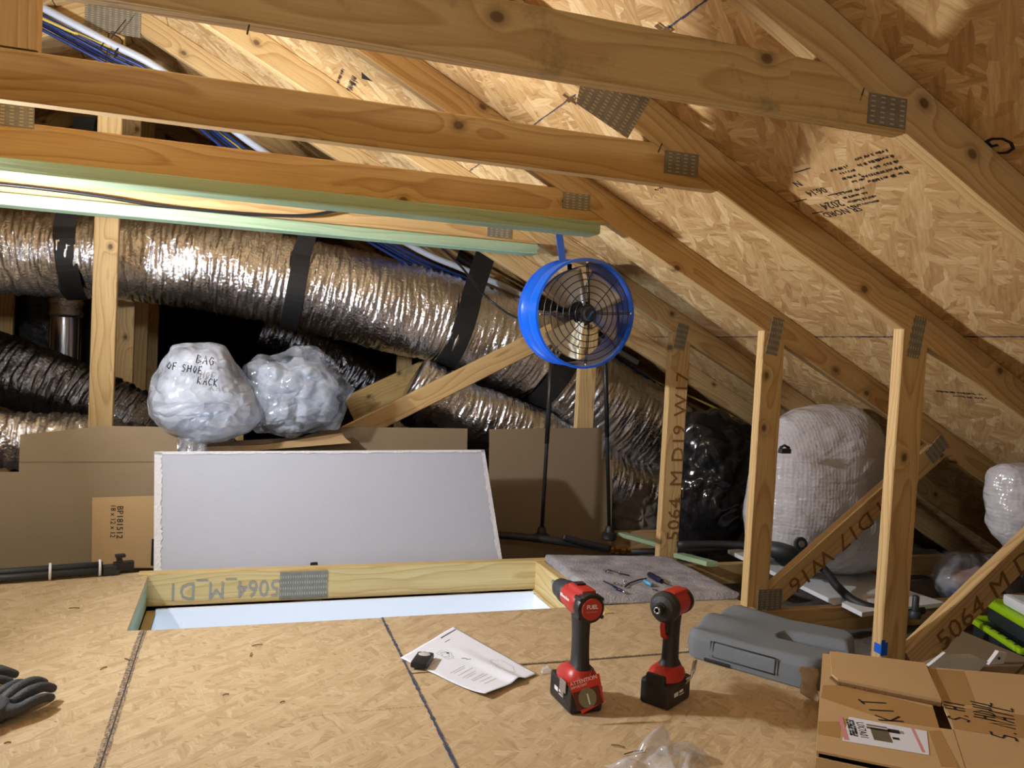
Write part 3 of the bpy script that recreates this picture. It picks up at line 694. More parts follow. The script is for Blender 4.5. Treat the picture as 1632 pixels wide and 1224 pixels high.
D1 = duct('flexible_duct', [(-420, 395, 64), (-160, 398, 66), (0, 402, 67), (160, 408, 67), (330, 425, 69), (470, 450, 72), (600, 483, 72), (715, 512, 73), (830, 560, 72), (930, 625, 74), (1030, 690, 72), (1130, 745, 66)], 'big silver foil duct sloping across the view behind the fan', M['foil'], n=1000, seg=64, wr=0.009, freq=58.0)
D2 = duct('flexible_duct', [(-200, 545, 55, 4.35), (-60, 570, 55, 4.3), (60, 605, 54, 4.2), (150, 640, 50, 4.15), (250, 690, 48, 4.1), (330, 740, 44, 4.1)], 'dark metallic duct drooping at the far left below the big duct', M['foil_dark'], n=380, seed=4, freq=50.0)
D3 = duct('flexible_duct', [(-200, 705, 48, 3.78), (-60, 702, 48, 3.78), (60, 704, 47, 3.78), (160, 708, 45, 3.78), (290, 730, 42, 3.78), (400, 745, 40, 3.8)], 'low silver foil duct at the far left behind the cardboard', M['foil'], n=380, seed=9, freq=50.0)
D4 = duct('flexible_duct', [(660, 605, 38, 3.86), (730, 648, 42, 3.84), (800, 672, 44, 3.84), (880, 712, 46, 3.84), (960, 760, 46, 3.84), (1050, 795, 44, 3.84)], 'grey foil duct hanging low behind the tall cardboard sheet', M['foil'], n=380, seed=14, wr=0.010, freq=50.0)
D5 = duct('flexible_duct', [(420, 520, 28, 4.7), (500, 555, 28, 4.7), (570, 600, 28, 4.65), (640, 640, 28, 4.6), (720, 700, 28, 4.5)], 'thin dark metallic duct behind the clear bag', M['foil_dark'], n=380, seed=20, freq=50.0)
# suspension straps (black webbing round the ducts)
def strap(px, py, D, tilt, wpx, up, label, ang0=-40, ang1=250):
    T, C, R_ = D
    best = min(range(len(C)), key=lambda i: ((at(px, py, Y=C[i].y)-C[i]).length))
    c = C[best]; r = R_[best]+0.012; ax = (C[min(best+2, len(C)-1)]-C[max(best-2, 0)]).normalized()
    ax = (ax+Vector((0, 0, tilt))).normalized()
    side = ax.cross(Vector((0, 0, 1))).normalized()      # towards the viewer
    if side.y > 0: side = -side
    upv = side.cross(ax).normalized()
    if upv.z < 0: upv = -upv
    w = wpx*((c-CAMO).dot(_fw))/FPX/2
    path = []
    topf = c+side*r*0.95+upv*r*0.4
    path.append(topf+Vector((up[0], 0.10, up[1])))
    for a in range(int(30), -211, -8):
        an = math.radians(a); path.append(c+side*math.cos(an)*r+upv*math.sin(an)*r)
    path.append(c-side*r*0.9+upv*r*0.5+Vector((up[0], 0.0, up[1])))
    vv = []
    n = len(path)
    for i, p in enumerate(path):
        t = (path[min(i+1, n-1)]-path[max(i-1, 0)]).normalized(); out_ = t.cross(ax).normalized()
        for sx in (-1, 1):
            for so in (0, 1): vv.append(p+ax*w*sx+out_*0.003*so*(1 if (p-c).dot(out_) > 0 else -1))
    ff = []
    for i in range(n-1):
        a = i*4; b_ = a+4
        ff += [(a, a+2, b_+2, b_), (a+1, b_+1, b_+3, a+3), (a, b_, b_+1, a+1), (a+2, a+3, b_+3, b_+2)]
    return tag(mk('hanging_strap', vv, ff, M['strap']), label, 'strap', 'black hanging straps')
strap(118, 405, D1, 0.08, 30, (0.05, 0.5), 'black hanging strap at the far left of the big duct')
strap(470, 450, D1, 0.02, 27, (0.08, 0.35), 'black hanging strap round the big duct above the clear bag')
strap(722, 512, D1, 0.0, 32, (0.12, 0.35), 'black hanging strap round the big duct left of the fan')
strap(868, 590, D1, 0.0, 34, (0.10, 0.4), 'black hanging strap round the big duct under the fan')
# dark straps dropping behind the diagonal brace
for i, (x0, x1, y0, y1) in enumerate([(668, 684, 610, 690), (690, 708, 620, 690)]):
    a = at(x0, y0-40, Y=4.35); b_ = at(x1, y1+30, Y=4.35); mb = MB(); mb.box((a.x, 4.35, b_.z), (b_.x, 4.353, a.z))
    tag(mb.build('hanging_strap', M['strap']), ['black strap hanging straight behind the diagonal brace, left of a pair', 'black strap hanging straight behind the diagonal brace, right of a pair'][i], 'strap', 'black hanging straps')
# sheet-metal vent pipe with foil sleeve
p = at(105, 500, Y=4.75); T = empty('vent_pipe', 'upright shiny metal pipe at the far left below the big duct', 'pipe', (p.x, p.y, -0.15))
MB().lathe([(0.075, -0.15), (0.075, 0.9)], 28, Matrix.Translation((p.x, p.y, 0))).build('pipe', M['chrome'], T, True, auto=40)
prof = [(0.08+0.006*math.sin(i*2.1), 0.9+i*0.02) for i in range(24)]
MB().lathe(prof, 28, Matrix.Translation((p.x, p.y, 0))).build('foil_sleeve', M['foil'], T, True)
# black-wrapped air handler in the gloom
ah = empty('air_handler', 'dark wrapped air handler box in the gloom at far left', 'air handler', (-1.6, 5.3, -0.1))
mb = MB(); mb.box((-2.6, 5.0, -0.1), (-0.75, 5.9, 1.05), ch=0.03); mb.build('cabinet', M['film_dark'], ah)
mb = MB(); mb.box((-2.4, 4.985, 0.1), (-1.7, 5.0, 0.9), ch=0.004); mb.build('access_panel', M['film_dark'], ah)

# ================================================================ PIPES AND CABLES UNDER THE RAFTERS
def cable(name, px, r, mat, label, cat='cable', group='cables under the rafters', n=70, seg=8):
    P = catmull([at(a, b_, Y=y) for a, b_, y in px], n); mb = MB(); mb.tube(P, r, seg)
    return tag(mb.build(name, mat, None, True), label, cat, group)
bp = [(30, -10, 3.585), (60, 8, 3.585), (170, 66, 3.59), (262, 116, 3.6), (400, 232, 3.75), (640, 386, 3.9), (740, 432, 3.95), (840, 478, 3.98), (1010, 578, 4.0), (1100, 640, 4.0), (1190, 690, 4.0)]
cable('pvc_pipe', [(x+(0 if x < 300 else 6), y+0, Y) for x, y, Y in bp[:-2]], 0.016, M['pvc'], 'white plastic pipe running down under the rafters', 'pipe', 'pipes under the rafters', seg=12)
for i, (dx, dy, dY) in enumerate([(-2, 20, 0.0), (-4, 26, 0.02), (-8, 31, 0.0), (4, 15, -0.01)]):
    cable('network_cable', [(x+dx, y+dy*(0.8 if x > 600 else 1), Y+dY) for x, y, Y in bp], 0.0065, M['bluecable'], ['blue cable next to the white pipe, upper middle of the bundle', 'blue cable in the bundle, lower middle', 'lowest blue cable of the bundle under the rafters', 'blue cable touching the white pipe'][i])
cable('power_cable', [(60, 26, 3.57), (100, 44, 3.575), (150, 66, 3.58), (190, 86, 3.60), (300, 175, 3.7), (420, 262, 3.80), (640, 402, 3.92), (740, 452, 3.96), (860, 508, 3.98), (1010, 592, 4.0), (1096, 630, 4.0), (1150, 655, 4.0), (1200, 682, 4.0)], 0.006, M['yellowcable'], 'yellow cable along the lower edge of the bundle')
cable('electric_lead', [(700, 392, 3.2), (735, 425, 3.3), (770, 468, 3.5), (810, 500, 3.4), (850, 515, 3.1)], 0.005, M['black'], 'thin black cord looping down to the fan', 'cord')
cable('electric_lead', [(-40, 290, 2.985), (60, 300, 2.985), (160, 313, 2.983), (240, 326, 2.983), (330, 336, 2.983), (430, 343, 2.98), (490, 343, 2.98), (540, 335, 2.983)], 0.006, M['black'], 'black cord drooping in front of the light tie at left', 'cord')
# cable tie wires around the bundle
mb = MB(); c = at(178, 72, Y=3.58); mb.tube([c+Vector((0.05*math.cos(a)*0.6+0.01*math.sin(3*a), 0.02*math.sin(a), 0.05*math.sin(a))) for a in [2*PI*i/24 for i in range(24)]], 0.003, 6, closed=True)
mb.tube([c+Vector((0.0, -0.02, 0.02)), c+Vector((0.05, -0.02, 0.10))], 0.002, 5); mb.tube([c+Vector((-0.01, -0.02, -0.02)), c+Vector((-0.02, -0.02, -0.10))], 0.002, 5)
tag(mb.build('cable_tie', M['black']), 'black wire tie holding the pipe and cables to the centre post', 'tie', kind='stuff')

# ================================================================ BAGS
def inflate(name, outline, Yc, thick, mat, parent=None, seg=96, rings=30, crum=0.012, freq=9.0, seed=0, flatback=False, ridge=1.0):
    pts = [at(x, y, Y=Yc) for x, y in outline]
    c = sum(pts, Vector())/len(pts); n = len(pts)
    def rad(a):
        d = Vector((math.cos(a), 0, math.sin(a))); best = None
        for i in range(n):
            p = pts[i]-c; q = pts[(i+1) % n]-c; e = q-p
            det = d.x*(-e.z)-d.z*(-e.x)
            if abs(det) < 1e-9: continue
            t = (p.x*(-e.z)-p.z*(-e.x))/det; u = (d.x*p.z-d.z*p.x)/det
            if t > 0 and -1e-6 <= u <= 1+1e-6: best = t if best is None else max(best, t)
        return best or 0.01
    rs = [rad(2*PI*i/seg) for i in range(seg)]
    rs = [(rs[i-1]+2*rs[i]+rs[(i+1) % seg])/4 for i in range(seg)]
    vv = []; ff = []
    tot = 2*rings
    for j in range(tot+1):
        ph = PI*j/tot; s = math.sin(ph); dy = -math.cos(ph)
        for i in range(seg):
            a = 2*PI*i/seg; d = Vector((math.cos(a), 0, math.sin(a)))
            p = c+d*rs[i]*s**0.8; p.y += thick*dy*(0.5 if (flatback and dy > 0) else 1)
            nrm = Vector((d.x*s, dy, d.z*s)).normalized()
            q = p*freq+Vector((seed, 0, 0))+Vector((noise.noise(p*freq*0.7), noise.noise(p*freq*0.7+Vector((9, 0, 0))), noise.noise(p*freq*0.7+Vector((0, 9, 0)))))*0.6
            d1 = noise.voronoi(q)[0]; d2 = noise.voronoi(q*2.3+Vector((3, 1, 2)))[0]
            w = crum*(1.5*(min(d1[1]-d1[0], 0.6)-0.25)+0.7*(min(d2[1]-d2[0], 0.6)-0.25))+crum*1.2*noise.noise(p*freq*0.5+Vector((0, seed, 0)))
            vv.append(p+nrm*w)
    for j in range(tot):
        for i in range(seg): i2 = (i+1) % seg; ff.append((j*seg+i, (j+1)*seg+i, (j+1)*seg+i2, j*seg+i2))
    return mk(name, vv, ff, mat, parent, True)
T = empty('plastic_bag', 'frosted plastic bag with handwriting, sitting on the cardboard edge', 'bag', at(330, 690, Y=3.42))
inflate('bag_film', [(233, 640), (240, 600), (255, 570), (270, 545), (300, 539), (335, 540), (360, 548), (385, 580), (405, 612), (415, 640), (420, 668), (400, 690), (360, 702), (320, 705), (280, 695), (250, 680), (236, 662)], 3.40, 0.17, M['bag_white'], T, crum=0.020, freq=3.6, seed=2, seg=150, rings=46)
inflate('rolled_contents', [(260, 640), (270, 590), (300, 560), (350, 565), (385, 610), (395, 650), (340, 685), (280, 675)], 3.42, 0.11, M['foam'], T, crum=0.02, freq=8, seed=8, seg=48, rings=14)
strk = MB()
hm = frame(at(290, 585, Y=3.218), (1, 0, 0), (0, -1, 0))
hm = frame(at(290, 588, Y=3.205), (1, 0, -0.12), (0, -1, 0.1))
HW = {'B': [[(0, 0), (0, 1)], [(0, 1), (.5, .8), (0, .55), (.6, .25), (0, 0)]], 'A': [[(0, 0), (.3, 1), (.6, 0)], [(.1, .4), (.5, .4)]], 'G': [[(.6, .8), (.3, 1), (0, .5), (.3, 0), (.6, .2), (.6, .5), (.3, .5)]], 'S': [[(.5, .9), (.2, 1), (.05, .7), (.5, .35), (.3, 0), (0, .1)]],
      'H': [[(0, 0), (0, 1)], [(.5, 0), (.5, 1)], [(0, .5), (.5, .5)]], 'O': [[(.3, 0), (0, .4), (.25, 1), (.55, .6), (.3, 0)]], 'E': [[(.5, 1), (0, 1), (0, 0), (.5, 0)], [(0, .5), (.4, .5)]], 'R': [[(0, 0), (0, 1), (.5, .8), (0, .5), (.55, 0)]], 'C': [[(.5, .85), (.2, 1), (0, .5), (.2, 0), (.5, .15)]],
      'K': [[(0, 0), (0, 1)], [(.5, 1), (0, .5), (.55, 0)]], 'F': [[(0, 0), (0, 1), (.5, 1)], [(0, .55), (.4, .55)]], 'L': [[(0, 1), (0, 0), (.5, 0)]], 'I': [[(.2, 0), (.2, 1)]], 'N': [[(0, 0), (0, 1), (.5, 0), (.5, 1)]], 'T': [[(0, 1), (.6, 1)], [(.3, 1), (.3, 0)]], 'U': [[(0, 1), (.05, .1), (.4, .1), (.5, 1)]], 'D': [[(0, 0), (0, 1), (.5, .6), (.4, .1), (0, 0)]], '.': [[(.1, 0), (.15, .1)]], 'M': [[(0, 0), (.05, 1), (.3, .4), (.55, 1), (.6, 0)]], '1': [[(.2, 0), (.2, 1)]], '5': [[(.5, 1), (.1, 1), (.05, .55), (.45, .45), (.4, .05), (0, 0)]], 'Y': [[(0, 1), (.3, .5)], [(.6, 1), (.3, .5), (.2, 0)]]}
def hand(mb, s, x, y, h, w, m, seed=0):
    r2 = random.Random(seed)
    for ch in s:
        if ch == ' ': x += h*0.5; continue
        for st_ in HW.get(ch, HW['O']):
            ribbon2d(mb, [(x+a*h*0.8+r2.uniform(-1, 1)*h*0.04, y+b_*h+r2.uniform(-1, 1)*h*0.04) for a, b_ in st_], w, m)
        x += h*0.72
hand(strk, 'BAG', 0.045, 0.03, 0.030, 0.004, hm, 1); hand(strk, 'OF SHOE', -0.05, -0.008, 0.026, 0.004, hm, 2); hand(strk, 'RACK', 0.06, -0.045, 0.026, 0.004, hm, 3)
strk.build('marker_writing', M['ink'], T)
T = empty('plastic_bag', 'clear plastic bag of crumpled film beside the frosted bag', 'bag', at(490, 690, Y=3.44))
inflate('bag_film', [(385, 580), (410, 560), (460, 555), (500, 558), (535, 580), (556, 618), (554, 650), (540, 685), (500, 692), (450, 692), (410, 690), (392, 660), (380, 620)], 3.44, 0.15, M['bag_clear'], T, crum=0.034, freq=4.2, seed=5, seg=150, rings=46)
inflate('crumpled_film', [(400, 610), (430, 580), (500, 575), (540, 620), (535, 675), (450, 685), (405, 670)], 3.46, 0.11, M['bag_white'], T, crum=0.035, freq=10, seed=12, seg=56, rings=16)
T = empty('plastic_bag', 'small clear bag tail hanging down below the frosted bag', 'bag', at(300, 715, Y=3.36))
inflate('bag_film', [(284, 680), (310, 690), (330, 700), (328, 722), (300, 726), (282, 716)], 3.36, 0.03, M['bag_clear'], T, crum=0.01, freq=14, seed=6, seg=40, rings=10)
o = inflate('black_bag', [(1092, 655), (1130, 645), (1170, 665), (1215, 690), (1222, 760), (1215, 850), (1180, 880), (1120, 885), (1075, 870), (1070, 780), (1080, 700)], 3.42, 0.16, M['film_dark'], None, crum=0.03, freq=7, seed=21); tag(o, 'black plastic sack standing behind the numbered post', 'bag')
T = empty('bubble_wrap_bag', 'large bubble wrap bundle between the two right posts', 'bag', at(1320, 905, Y=2.69))
inflate('bubble_film', [(1205, 760), (1212, 700), (1240, 668), (1275, 650), (1320, 642), (1360, 646), (1388, 672), (1400, 720), (1400, 790), (1395, 850), (1405, 905), (1340, 915), (1260, 905), (1200, 890), (1195, 830)], 2.69, 0.19, M['bubble'], T, crum=0.012, freq=3.2, seed=31, seg=140, rings=44)
inflate('dark_contents', [(1215, 880), (1225, 860), (1300, 862), (1310, 900), (1260, 905)], 2.60, 0.08, M['case'], T, crum=0.01, seg=40, rings=10, seed=3)
mb = MB(); c = at(1250, 719, Y=2.505); mb.box((-0.02, -0.012, -0.008), (0.022, 0.012, 0.010), 0, Matrix.Translation(c), 0.003); mb.tube([c+Vector((-0.02, 0, 0.012)), c+Vector((-0.005, -0.005, 0.022)), c+Vector((0.02, 0, 0.012))], 0.005, 8); mb.build('handle_strap', M['case'], T)
mb = MB(); c = at(1276, 867, Y=2.50); mb.lathe([(0.026, -0.006), (0.026, 0.006)], 20, frame(c, (1, 0, 0), (0, -1, 0.2))); mb.build('castor', M['case'], T, auto=40)
mb = MB(); mb.lathe([(0.012, -0.009), (0.012, 0.009)], 16, frame(c, (1, 0, 0), (0, -1, 0.2))); mb.build('castor_hub', M['alu'], T, auto=40)
o = inflate('bubble_wrap_bag', [(1590, 760), (1592, 738), (1640, 735), (1700, 745), (1720, 830), (1690, 890), (1620, 885), (1588, 850), (1584, 800)], 2.08, 0.11, M['bubble'], None, crum=0.012, seed=41, seg=64, rings=20); tag(o, 'white bubble wrap bundle cut off by the right edge of the view', 'bag')
T = empty('toy_bag', 'clear bag of pink and blue soft things on the right boards', 'bag', at(1545, 955, Y=2.55))
inflate('bag_film', [(1488, 930), (1496, 900), (1520, 880), (1560, 878), (1600, 885), (1625, 920), (1620, 965), (1560, 968), (1505, 955)], 2.55, 0.10, M['bag_thin'], T, crum=0.015, freq=12, seed=51, seg=60, rings=16)
inflate('pink_contents', [(1505, 920), (1530, 905), (1580, 905), (1600, 940), (1560, 950), (1515, 945)], 2.55, 0.07, M['pink'], T, crum=0.02, freq=16, seed=52, seg=40, rings=10)
inflate('blue_contents', [(1500, 945), (1530, 935), (1590, 940), (1600, 960), (1540, 962)], 2.54, 0.075, M['bluecable'], T, crum=0.02, freq=16, seed=53, seg=40, rings=10)

# ================================================================ CARDBOARD, FOAM BOARD
def sheet(name, outline, t, mat, parent=None, Yb=3.3, lean=0.0, edge=None, label=None, cat='cardboard', group=None, zref=0.0):
    """upright sheet through the given outline (image points), leaning back by lean (dy/dz); real thickness t"""
    P = []
    for x, y in outline:
        d = ray(x, y); k = (Yb+lean*(CAMH-zref))/(d.y-lean*d.z); P.append(CAMO+d*k)
    n = Vector((0, -1, -lean)).normalized() if True else None
    n = Vector((0, -1, lean)).normalized()
    c = sum(P, Vector())/len(P); m = frame(c, (1, 0, 0), n); mi_ = m.inverted()
    mb = MB(); L2 = [(mi_ @ p) for p in P]
    area = sum(L2[i].x*L2[(i+1) % len(L2)].y-L2[(i+1) % len(L2)].x*L2[i].y for i in range(len(L2)))
    if area < 0: L2.reverse()
    k = len(L2); vv = [Vector((p.x, p.y, 0)) for p in L2]+[Vector((p.x, p.y, -t)) for p in L2]
    mb.add(vv, [tuple(range(k)), tuple(reversed(range(k, 2*k)))], 0); mb.add(vv, [(i, k+i, k+(i+1) % k, (i+1) % k) for i in range(k)], 1)
    o = mb.build(name, [mat, edge or mat], parent, world_mat=m)
    if label: tag(o, label, cat, group)
    return o, m
G = 'cardboard sheets behind the opening'
def leanpt(x, y, Yb, lean):
    d = ray(x, y); k = (Yb+lean*CAMH)/(d.y-lean*d.z); return CAMO+d*k
TL = empty('cardboard_sheet', 'large brown cardboard sheet with tan printed patch at the left', 'cardboard', (-0.5, 3.2, 0), group=G)
sheet('sheet', [(-160, 755), (0, 752), (30, 752), (32, 693), (100, 686), (160, 679), (245, 680), (282, 682), (282, 906), (-160, 910)], 0.004, M['card'], TL, Yb=3.31, lean=0.10, edge=M['card_edge'])
sheet('printed_patch', [(147, 793), (248, 790), (248, 905), (146, 905)], 0.001, M['card_tan'], TL, Yb=3.305, lean=0.10)
tp = leanpt(187, 806, 3.3035, 0.1); tmx = frame(tp, (0.02, -0.1, -1), (0, -1, 0.1)); text('BP181512', 0.03, tmx, M['ink'], TL)
tp = leanpt(177, 804, 3.3035, 0.1); tmx = frame(tp, (0.02, -0.1, -1), (0, -1, 0.1)); text('18 x 12 x 12', 0.024, tmx, M['ink'], TL)
mb = MB(); a = at(243, 880, Y=3.30); mb.box((-0.004, -0.001, -0.05), (0.004, 0.001, 0.05), 0, Matrix.Translation(a)); mb.build('black_print_bar', M['ink'], TL)
for y in (735,):
    a, b_ = at(30, y, Y=3.306+0.1*(0.3 if y < 800 else 0)), at(244, y, Y=3.306+0.1*(0.3 if y < 800 else 0)); mb = MB(); mb.tube([a+Vector((0, 0.003, 0)), b_+Vector((0, 0.003, 0))], 0.0009, 5); mb.build('fold_crease', M['card'], TL)
sheet('cardboard_sheet', [(330, 705), (480, 697), (530, 680), (745, 683), (742, 900), (330, 905)], 0.004, M['card'], None, Yb=3.50, lean=0.0, edge=M['card_edge'], label='brown cardboard sheet half hidden behind the white foam board', group=G)
sheet('cardboard_sheet', [(325, 712), (420, 709), (545, 690), (550, 698), (560, 706), (420, 717), (325, 724)], 0.02, M['card_tan'], None, Yb=3.44, lean=0.0, edge=M['card_edge'], label='folded tan cardboard edge under the plastic bags', group=G)
TC = empty('cardboard_sheet', 'tall brown cardboard sheet behind the two fan poles', 'cardboard', (1.3, 3.55, 0), group=G)
sheet('sheet', [(780, 684), (960, 682), (958, 732), (976, 733), (974, 890), (778, 893)], 0.004, M['card'], TC, Yb=3.56, lean=0.0, edge=M['card_edge'])
TF = empty('foam_board', 'white polystyrene board leaning behind the opening', 'board', (0.4, 3.12, 0))
def leanpt(x, y, Yb, lean):
    d = ray(x, y); k = (Yb+lean*CAMH)/(d.y-lean*d.z); return CAMO+d*k
lean = 0.50; cor = [leanpt(x, y, 3.115, lean) for x, y in [(245, 916), (246, 720), (772, 717), (801, 897)]]
n = Vector((0, -1, lean)).normalized(); mcen = sum(cor, Vector())/4; fm = frame(mcen, (1, 0, 0), n); fi = fm.inverted()
L2 = [(fi @ p) for p in cor]
def foam_grid(mb, quad, nx, ny, h, mi=0):
    vv = []
    for j in range(ny+1):
        for i in range(nx+1):
            u, v = i/nx, j/ny; p = (quad[0]*(1-u)+quad[3]*u)*(1-v)+(quad[1]*(1-u)+quad[2]*u)*v
            vv.append(Vector((p.x, p.y, h+0.0012*noise.noise((p.x*6, p.y*6, 3)))))
    mb.add(vv, [(j*(nx+1)+i, j*(nx+1)+i+1, (j+1)*(nx+1)+i+1, (j+1)*(nx+1)+i) for j in range(ny) for i in range(nx)], mi)
mb = MB(); foam_grid(mb, L2, 40, 16, 0.0); mb.build('face_skin', M['foam'], TF, True, fm)
mb = MB(); vv = [Vector((p.x, p.y, -0.0015)) for p in L2]+[Vector((p.x, p.y, -0.045)) for p in L2]
mb.add(vv, [(0, 3, 2, 1), (4, 5, 6, 7)]+[(i, (i+1) % 4, 4+(i+1) % 4, 4+i) for i in range(4)]); mb.build('core', M['foam_edge'], TF, False, fm)
for (a, b_) in [(0, 1), (1, 2), (2, 3)]:
    pl = []; k = 60
    for i in range(k+1):
        p = L2[a]*(1-i/k)+L2[b_]*(i/k); pl.append(p)
    cen = sum(L2, Vector())/4; mb = MB(); wdt = 0.028 if a == 0 else (0.012 if a == 1 else 0.02)
    vv = []
    for i, p in enumerate(pl):
        e = (L2[b_]-L2[a]).normalized(); inn = Vector((e.y, -e.x, 0)); inn = inn if (cen-p).dot(inn) > 0 else -inn
        vv += [Vector((p.x, p.y, 0.0022)), Vector((p.x, p.y, 0.0022))+inn*wdt*random.uniform(0.75, 1.1)]
    mb.add(vv, [(2*i, 2*i+1, 2*i+3, 2*i+2) for i in range(k)]); mb.build('beaded_border', M['foam_edge'], TF, False, fm)
o, _ = sheet('pull_tab', [(494, 906), (495, 897), (506, 896), (508, 906)], 0.006, M['black'], None, Yb=3.09); tag(o, 'small black tab standing behind the hatch header', 'tab')

# ================================================================ BLUE FAN
FC = at(934, 500, Y=2.80); FR = 0.188; FD = 0.165
fan = empty('drum_fan', 'round blue drum fan hung from the rafter beside the green board', 'fan', FC, (0, 0, 0))
FM = Matrix.Translation(FC) @ Matrix.Rotation(math.radians(4), 4, 'Z') @ Matrix.Rotation(math.radians(3), 4, 'X') @ frame((0, 0, 0), (1, 0, 0), (0, -1, 0))   # local z = towards viewer
R0 = FR+0.008
prof = [(R0, 0.002), (R0+0.009, 0.0), (R0+0.010, -0.008), (R0+0.002, -0.014), (R0+0.0015, -0.07), (R0+0.004, -0.075), (R0+0.0015, -0.08), (R0+0.0015, -FD+0.012), (R0+0.009, -FD+0.008), (R0+0.009, -FD), (R0-0.001, -FD), (R0-0.0005, -0.01)]
MB().lathe(prof, 64, FM, close=True).build('drum', M['blue'], fan, True, auto=35)
def ringpts(r, z, n=48): return [FM @ Vector((r*math.cos(2*PI*i/n), r*math.sin(2*PI*i/n), z)) for i in range(n)]
gr = MB()
dome = lambda r: 0.004+0.020*(1-(r/FR)**2)
for r in (0.055, 0.079, 0.103, 0.127, 0.151, 0.175): gr.tube(ringpts(r, dome(r)), 0.0019, 6, closed=True)
for k in range(4):
    a0 = math.radians(98-4)+k*PI/2
    for da in (-0.035, 0.035):
        gr.tube([FM @ Vector((r*math.cos(a0+da*0.045/max(r, .05)*2), r*math.sin(a0+da*0.045/max(r, .05)*2), dome(r)-0.002)) for r in (0.035, 0.08, 0.13, 0.185)], 0.0021, 6)
    a1 = a0+PI/4; gr.tube([FM @ Vector((r*math.cos(a1), r*math.sin(a1), dome(r)-0.002)) for r in (0.035, 0.08, 0.13, 0.182)], 0.0019, 6)
g_ = gr.build('wire_guard', M['wire'], fan, True)
g_['kind'] = 'stuff'
MB().lathe([(0.0, 0.034), (0.022, 0.034), (0.026, 0.031), (0.027, 0.02), (0.034, 0.016), (0.036, 0.004), (0.030, -0.02), (0.0, -0.02)], 40, FM).build('hub_cap', M['black'], fan, True, auto=35)
lm = FM @ Matrix.Rotation(math.radians(62), 4, 'Z') @ Matrix.Translation((-0.019, -0.005, 0.0345)); M['logo'] = simple('blue_logo_print', srgb(40, 130, 210), 0.5)
text('iLiving', 0.013, lm, M['logo'], fan, 'hub_logo')
MB().lathe([(0.0, -0.02), (0.045, -0.02), (0.048, -0.03), (0.048, -0.10), (0.04, -0.112), (0.0, -0.112)], 32, FM).build('motor', M['black'], fan, True, auto=35)
def blade(a, mat, twist=0.5, nm='blade', rib=False):
    mb = MB(); n = 10; k = 8; vv = []
    for s in (0, 1):
        for i in range(n+1):
            r = 0.035+(0.172-0.035)*i/n; half = 0.62-0.16*i/n if not rib else 0.42+0.06*i/n
            for j in range(k+1):
                t = -1+2*j/k; an = a+half*t
                z = (-0.045 if not rib else -0.022)-0.028*t*(1 if not rib else -0.5)+0.010*(t*t)-0.002*s+(0.004*math.sin(i*2.1) if rib else 0)
                vv.append(FM @ Vector((r*math.cos(an), r*math.sin(an), z)))
    w = k+1; tot = (n+1)*w
    ff = []
    for s in (0, 1):
        for i in range(n):
            for j in range(k):
                q = s*tot+i*w+j; f = (q, q+1, q+w+1, q+w); ff.append(f if s == 0 else tuple(reversed(f)))
    for i in range(n):
        for j in (0, k): q = i*w+j; ff.append((q, q+w, q+w+tot, q+tot))
    for j in range(k):
        for i in (0, n): q = i*w+j; ff.append((q, q+1, q+1+tot, q+tot))
    mb.add(vv, ff); return mb.build(nm, mat, fan, True)
blade(math.radians(128), M['alu']); blade(math.radians(48), M['alu']); blade(math.radians(-8), M['alu'])
o = blade(math.radians(236), M['cream'], nm='blade', rib=True); o['label'] = 'cream ribbed blade'
MB().tube([FM @ Vector((-0.185, 0.03, -0.12)), FM @ Vector((-0.05, 0.01, -0.12)), FM @ Vector((0.05, -0.01, -0.12)), FM @ Vector((0.185, -0.04, -0.12))], 0.011, 10).build('motor_bracket', M['black'], fan, True)
MB().tube([FM @ Vector((-0.02, 0.185, -0.13)), FM @ Vector((0, 0, -0.125)), FM @ Vector((0.03, -0.185, -0.13))], 0.009, 10).build('motor_bracket', M['black'], fan, True)
mb = MB(); mb.box((-0.03, -0.02, -0.015), (0.03, 0.02, 0.015), 0, FM @ Matrix.Translation((-0.12, 0.02, -0.10)), 0.004); mb.build('junction_box', M['black'], fan)
# blue strap irons to the rafter and side
def flat(nm, a, b_, w, t, mat, par, nrm=(0, -1, 0)): return board(nm, a, b_, w, t, mat, par, nrm, ch=t*0.2)
flat('hanger_iron', at(891, 372, Y=2.985), at(897, 418, Y=2.90), 0.030, 0.003, M['blue'], fan)
flat('hanger_iron', FM @ Vector((0.185, 0.065, -0.13)), FM @ Vector((0.225, 0.078, -0.13)), 0.028, 0.003, M['blue'], fan)
for a in (98, 8, -82, 188):
    an = math.radians(a-4); MB().lathe([(0.0, 0.004), (0.004, 0.003), (0.0045, 0.0), (0.0045, -0.004)], 10, FM @ Matrix.Translation((0.188*math.cos(an), 0.188*math.sin(an), 0.003))).build('guard_screw', M['chrome'], fan, True)
# --- two black support poles standing behind the fan
def pole(pb, pt, label):
    b_ = at(*pb, Y=3.40); b_.z = max(b_.z, 0.0); t = at(*pt, Y=3.40)
    T = empty('support_pole', label, 'pole', b_, group='black poles under the fan')
    MB().tube([b_, b_*0.5+t*0.5, t], 0.0085, 10).build('rod', M['black'], T, True)
    MB().tube([b_*0.5+t*0.5, t], 0.0105, 10).build('upper_rod', M['black'], T, True)
    MB().lathe([(0.0, -0.03), (0.03, -0.03), (0.036, -0.022), (0.034, -0.008), (0.036, 0.0), (0.022, 0.008), (0.018, 0.03), (0.012, 0.036), (0.0, 0.036)], 24, Matrix.Translation(b_)).build('rubber_foot', M['rubber'], T, True, auto=40)
pole((863, 852), (880, 560), 'left black support pole below the blue fan'); pole((971, 850), (964, 540), 'right black support pole below the blue fan')

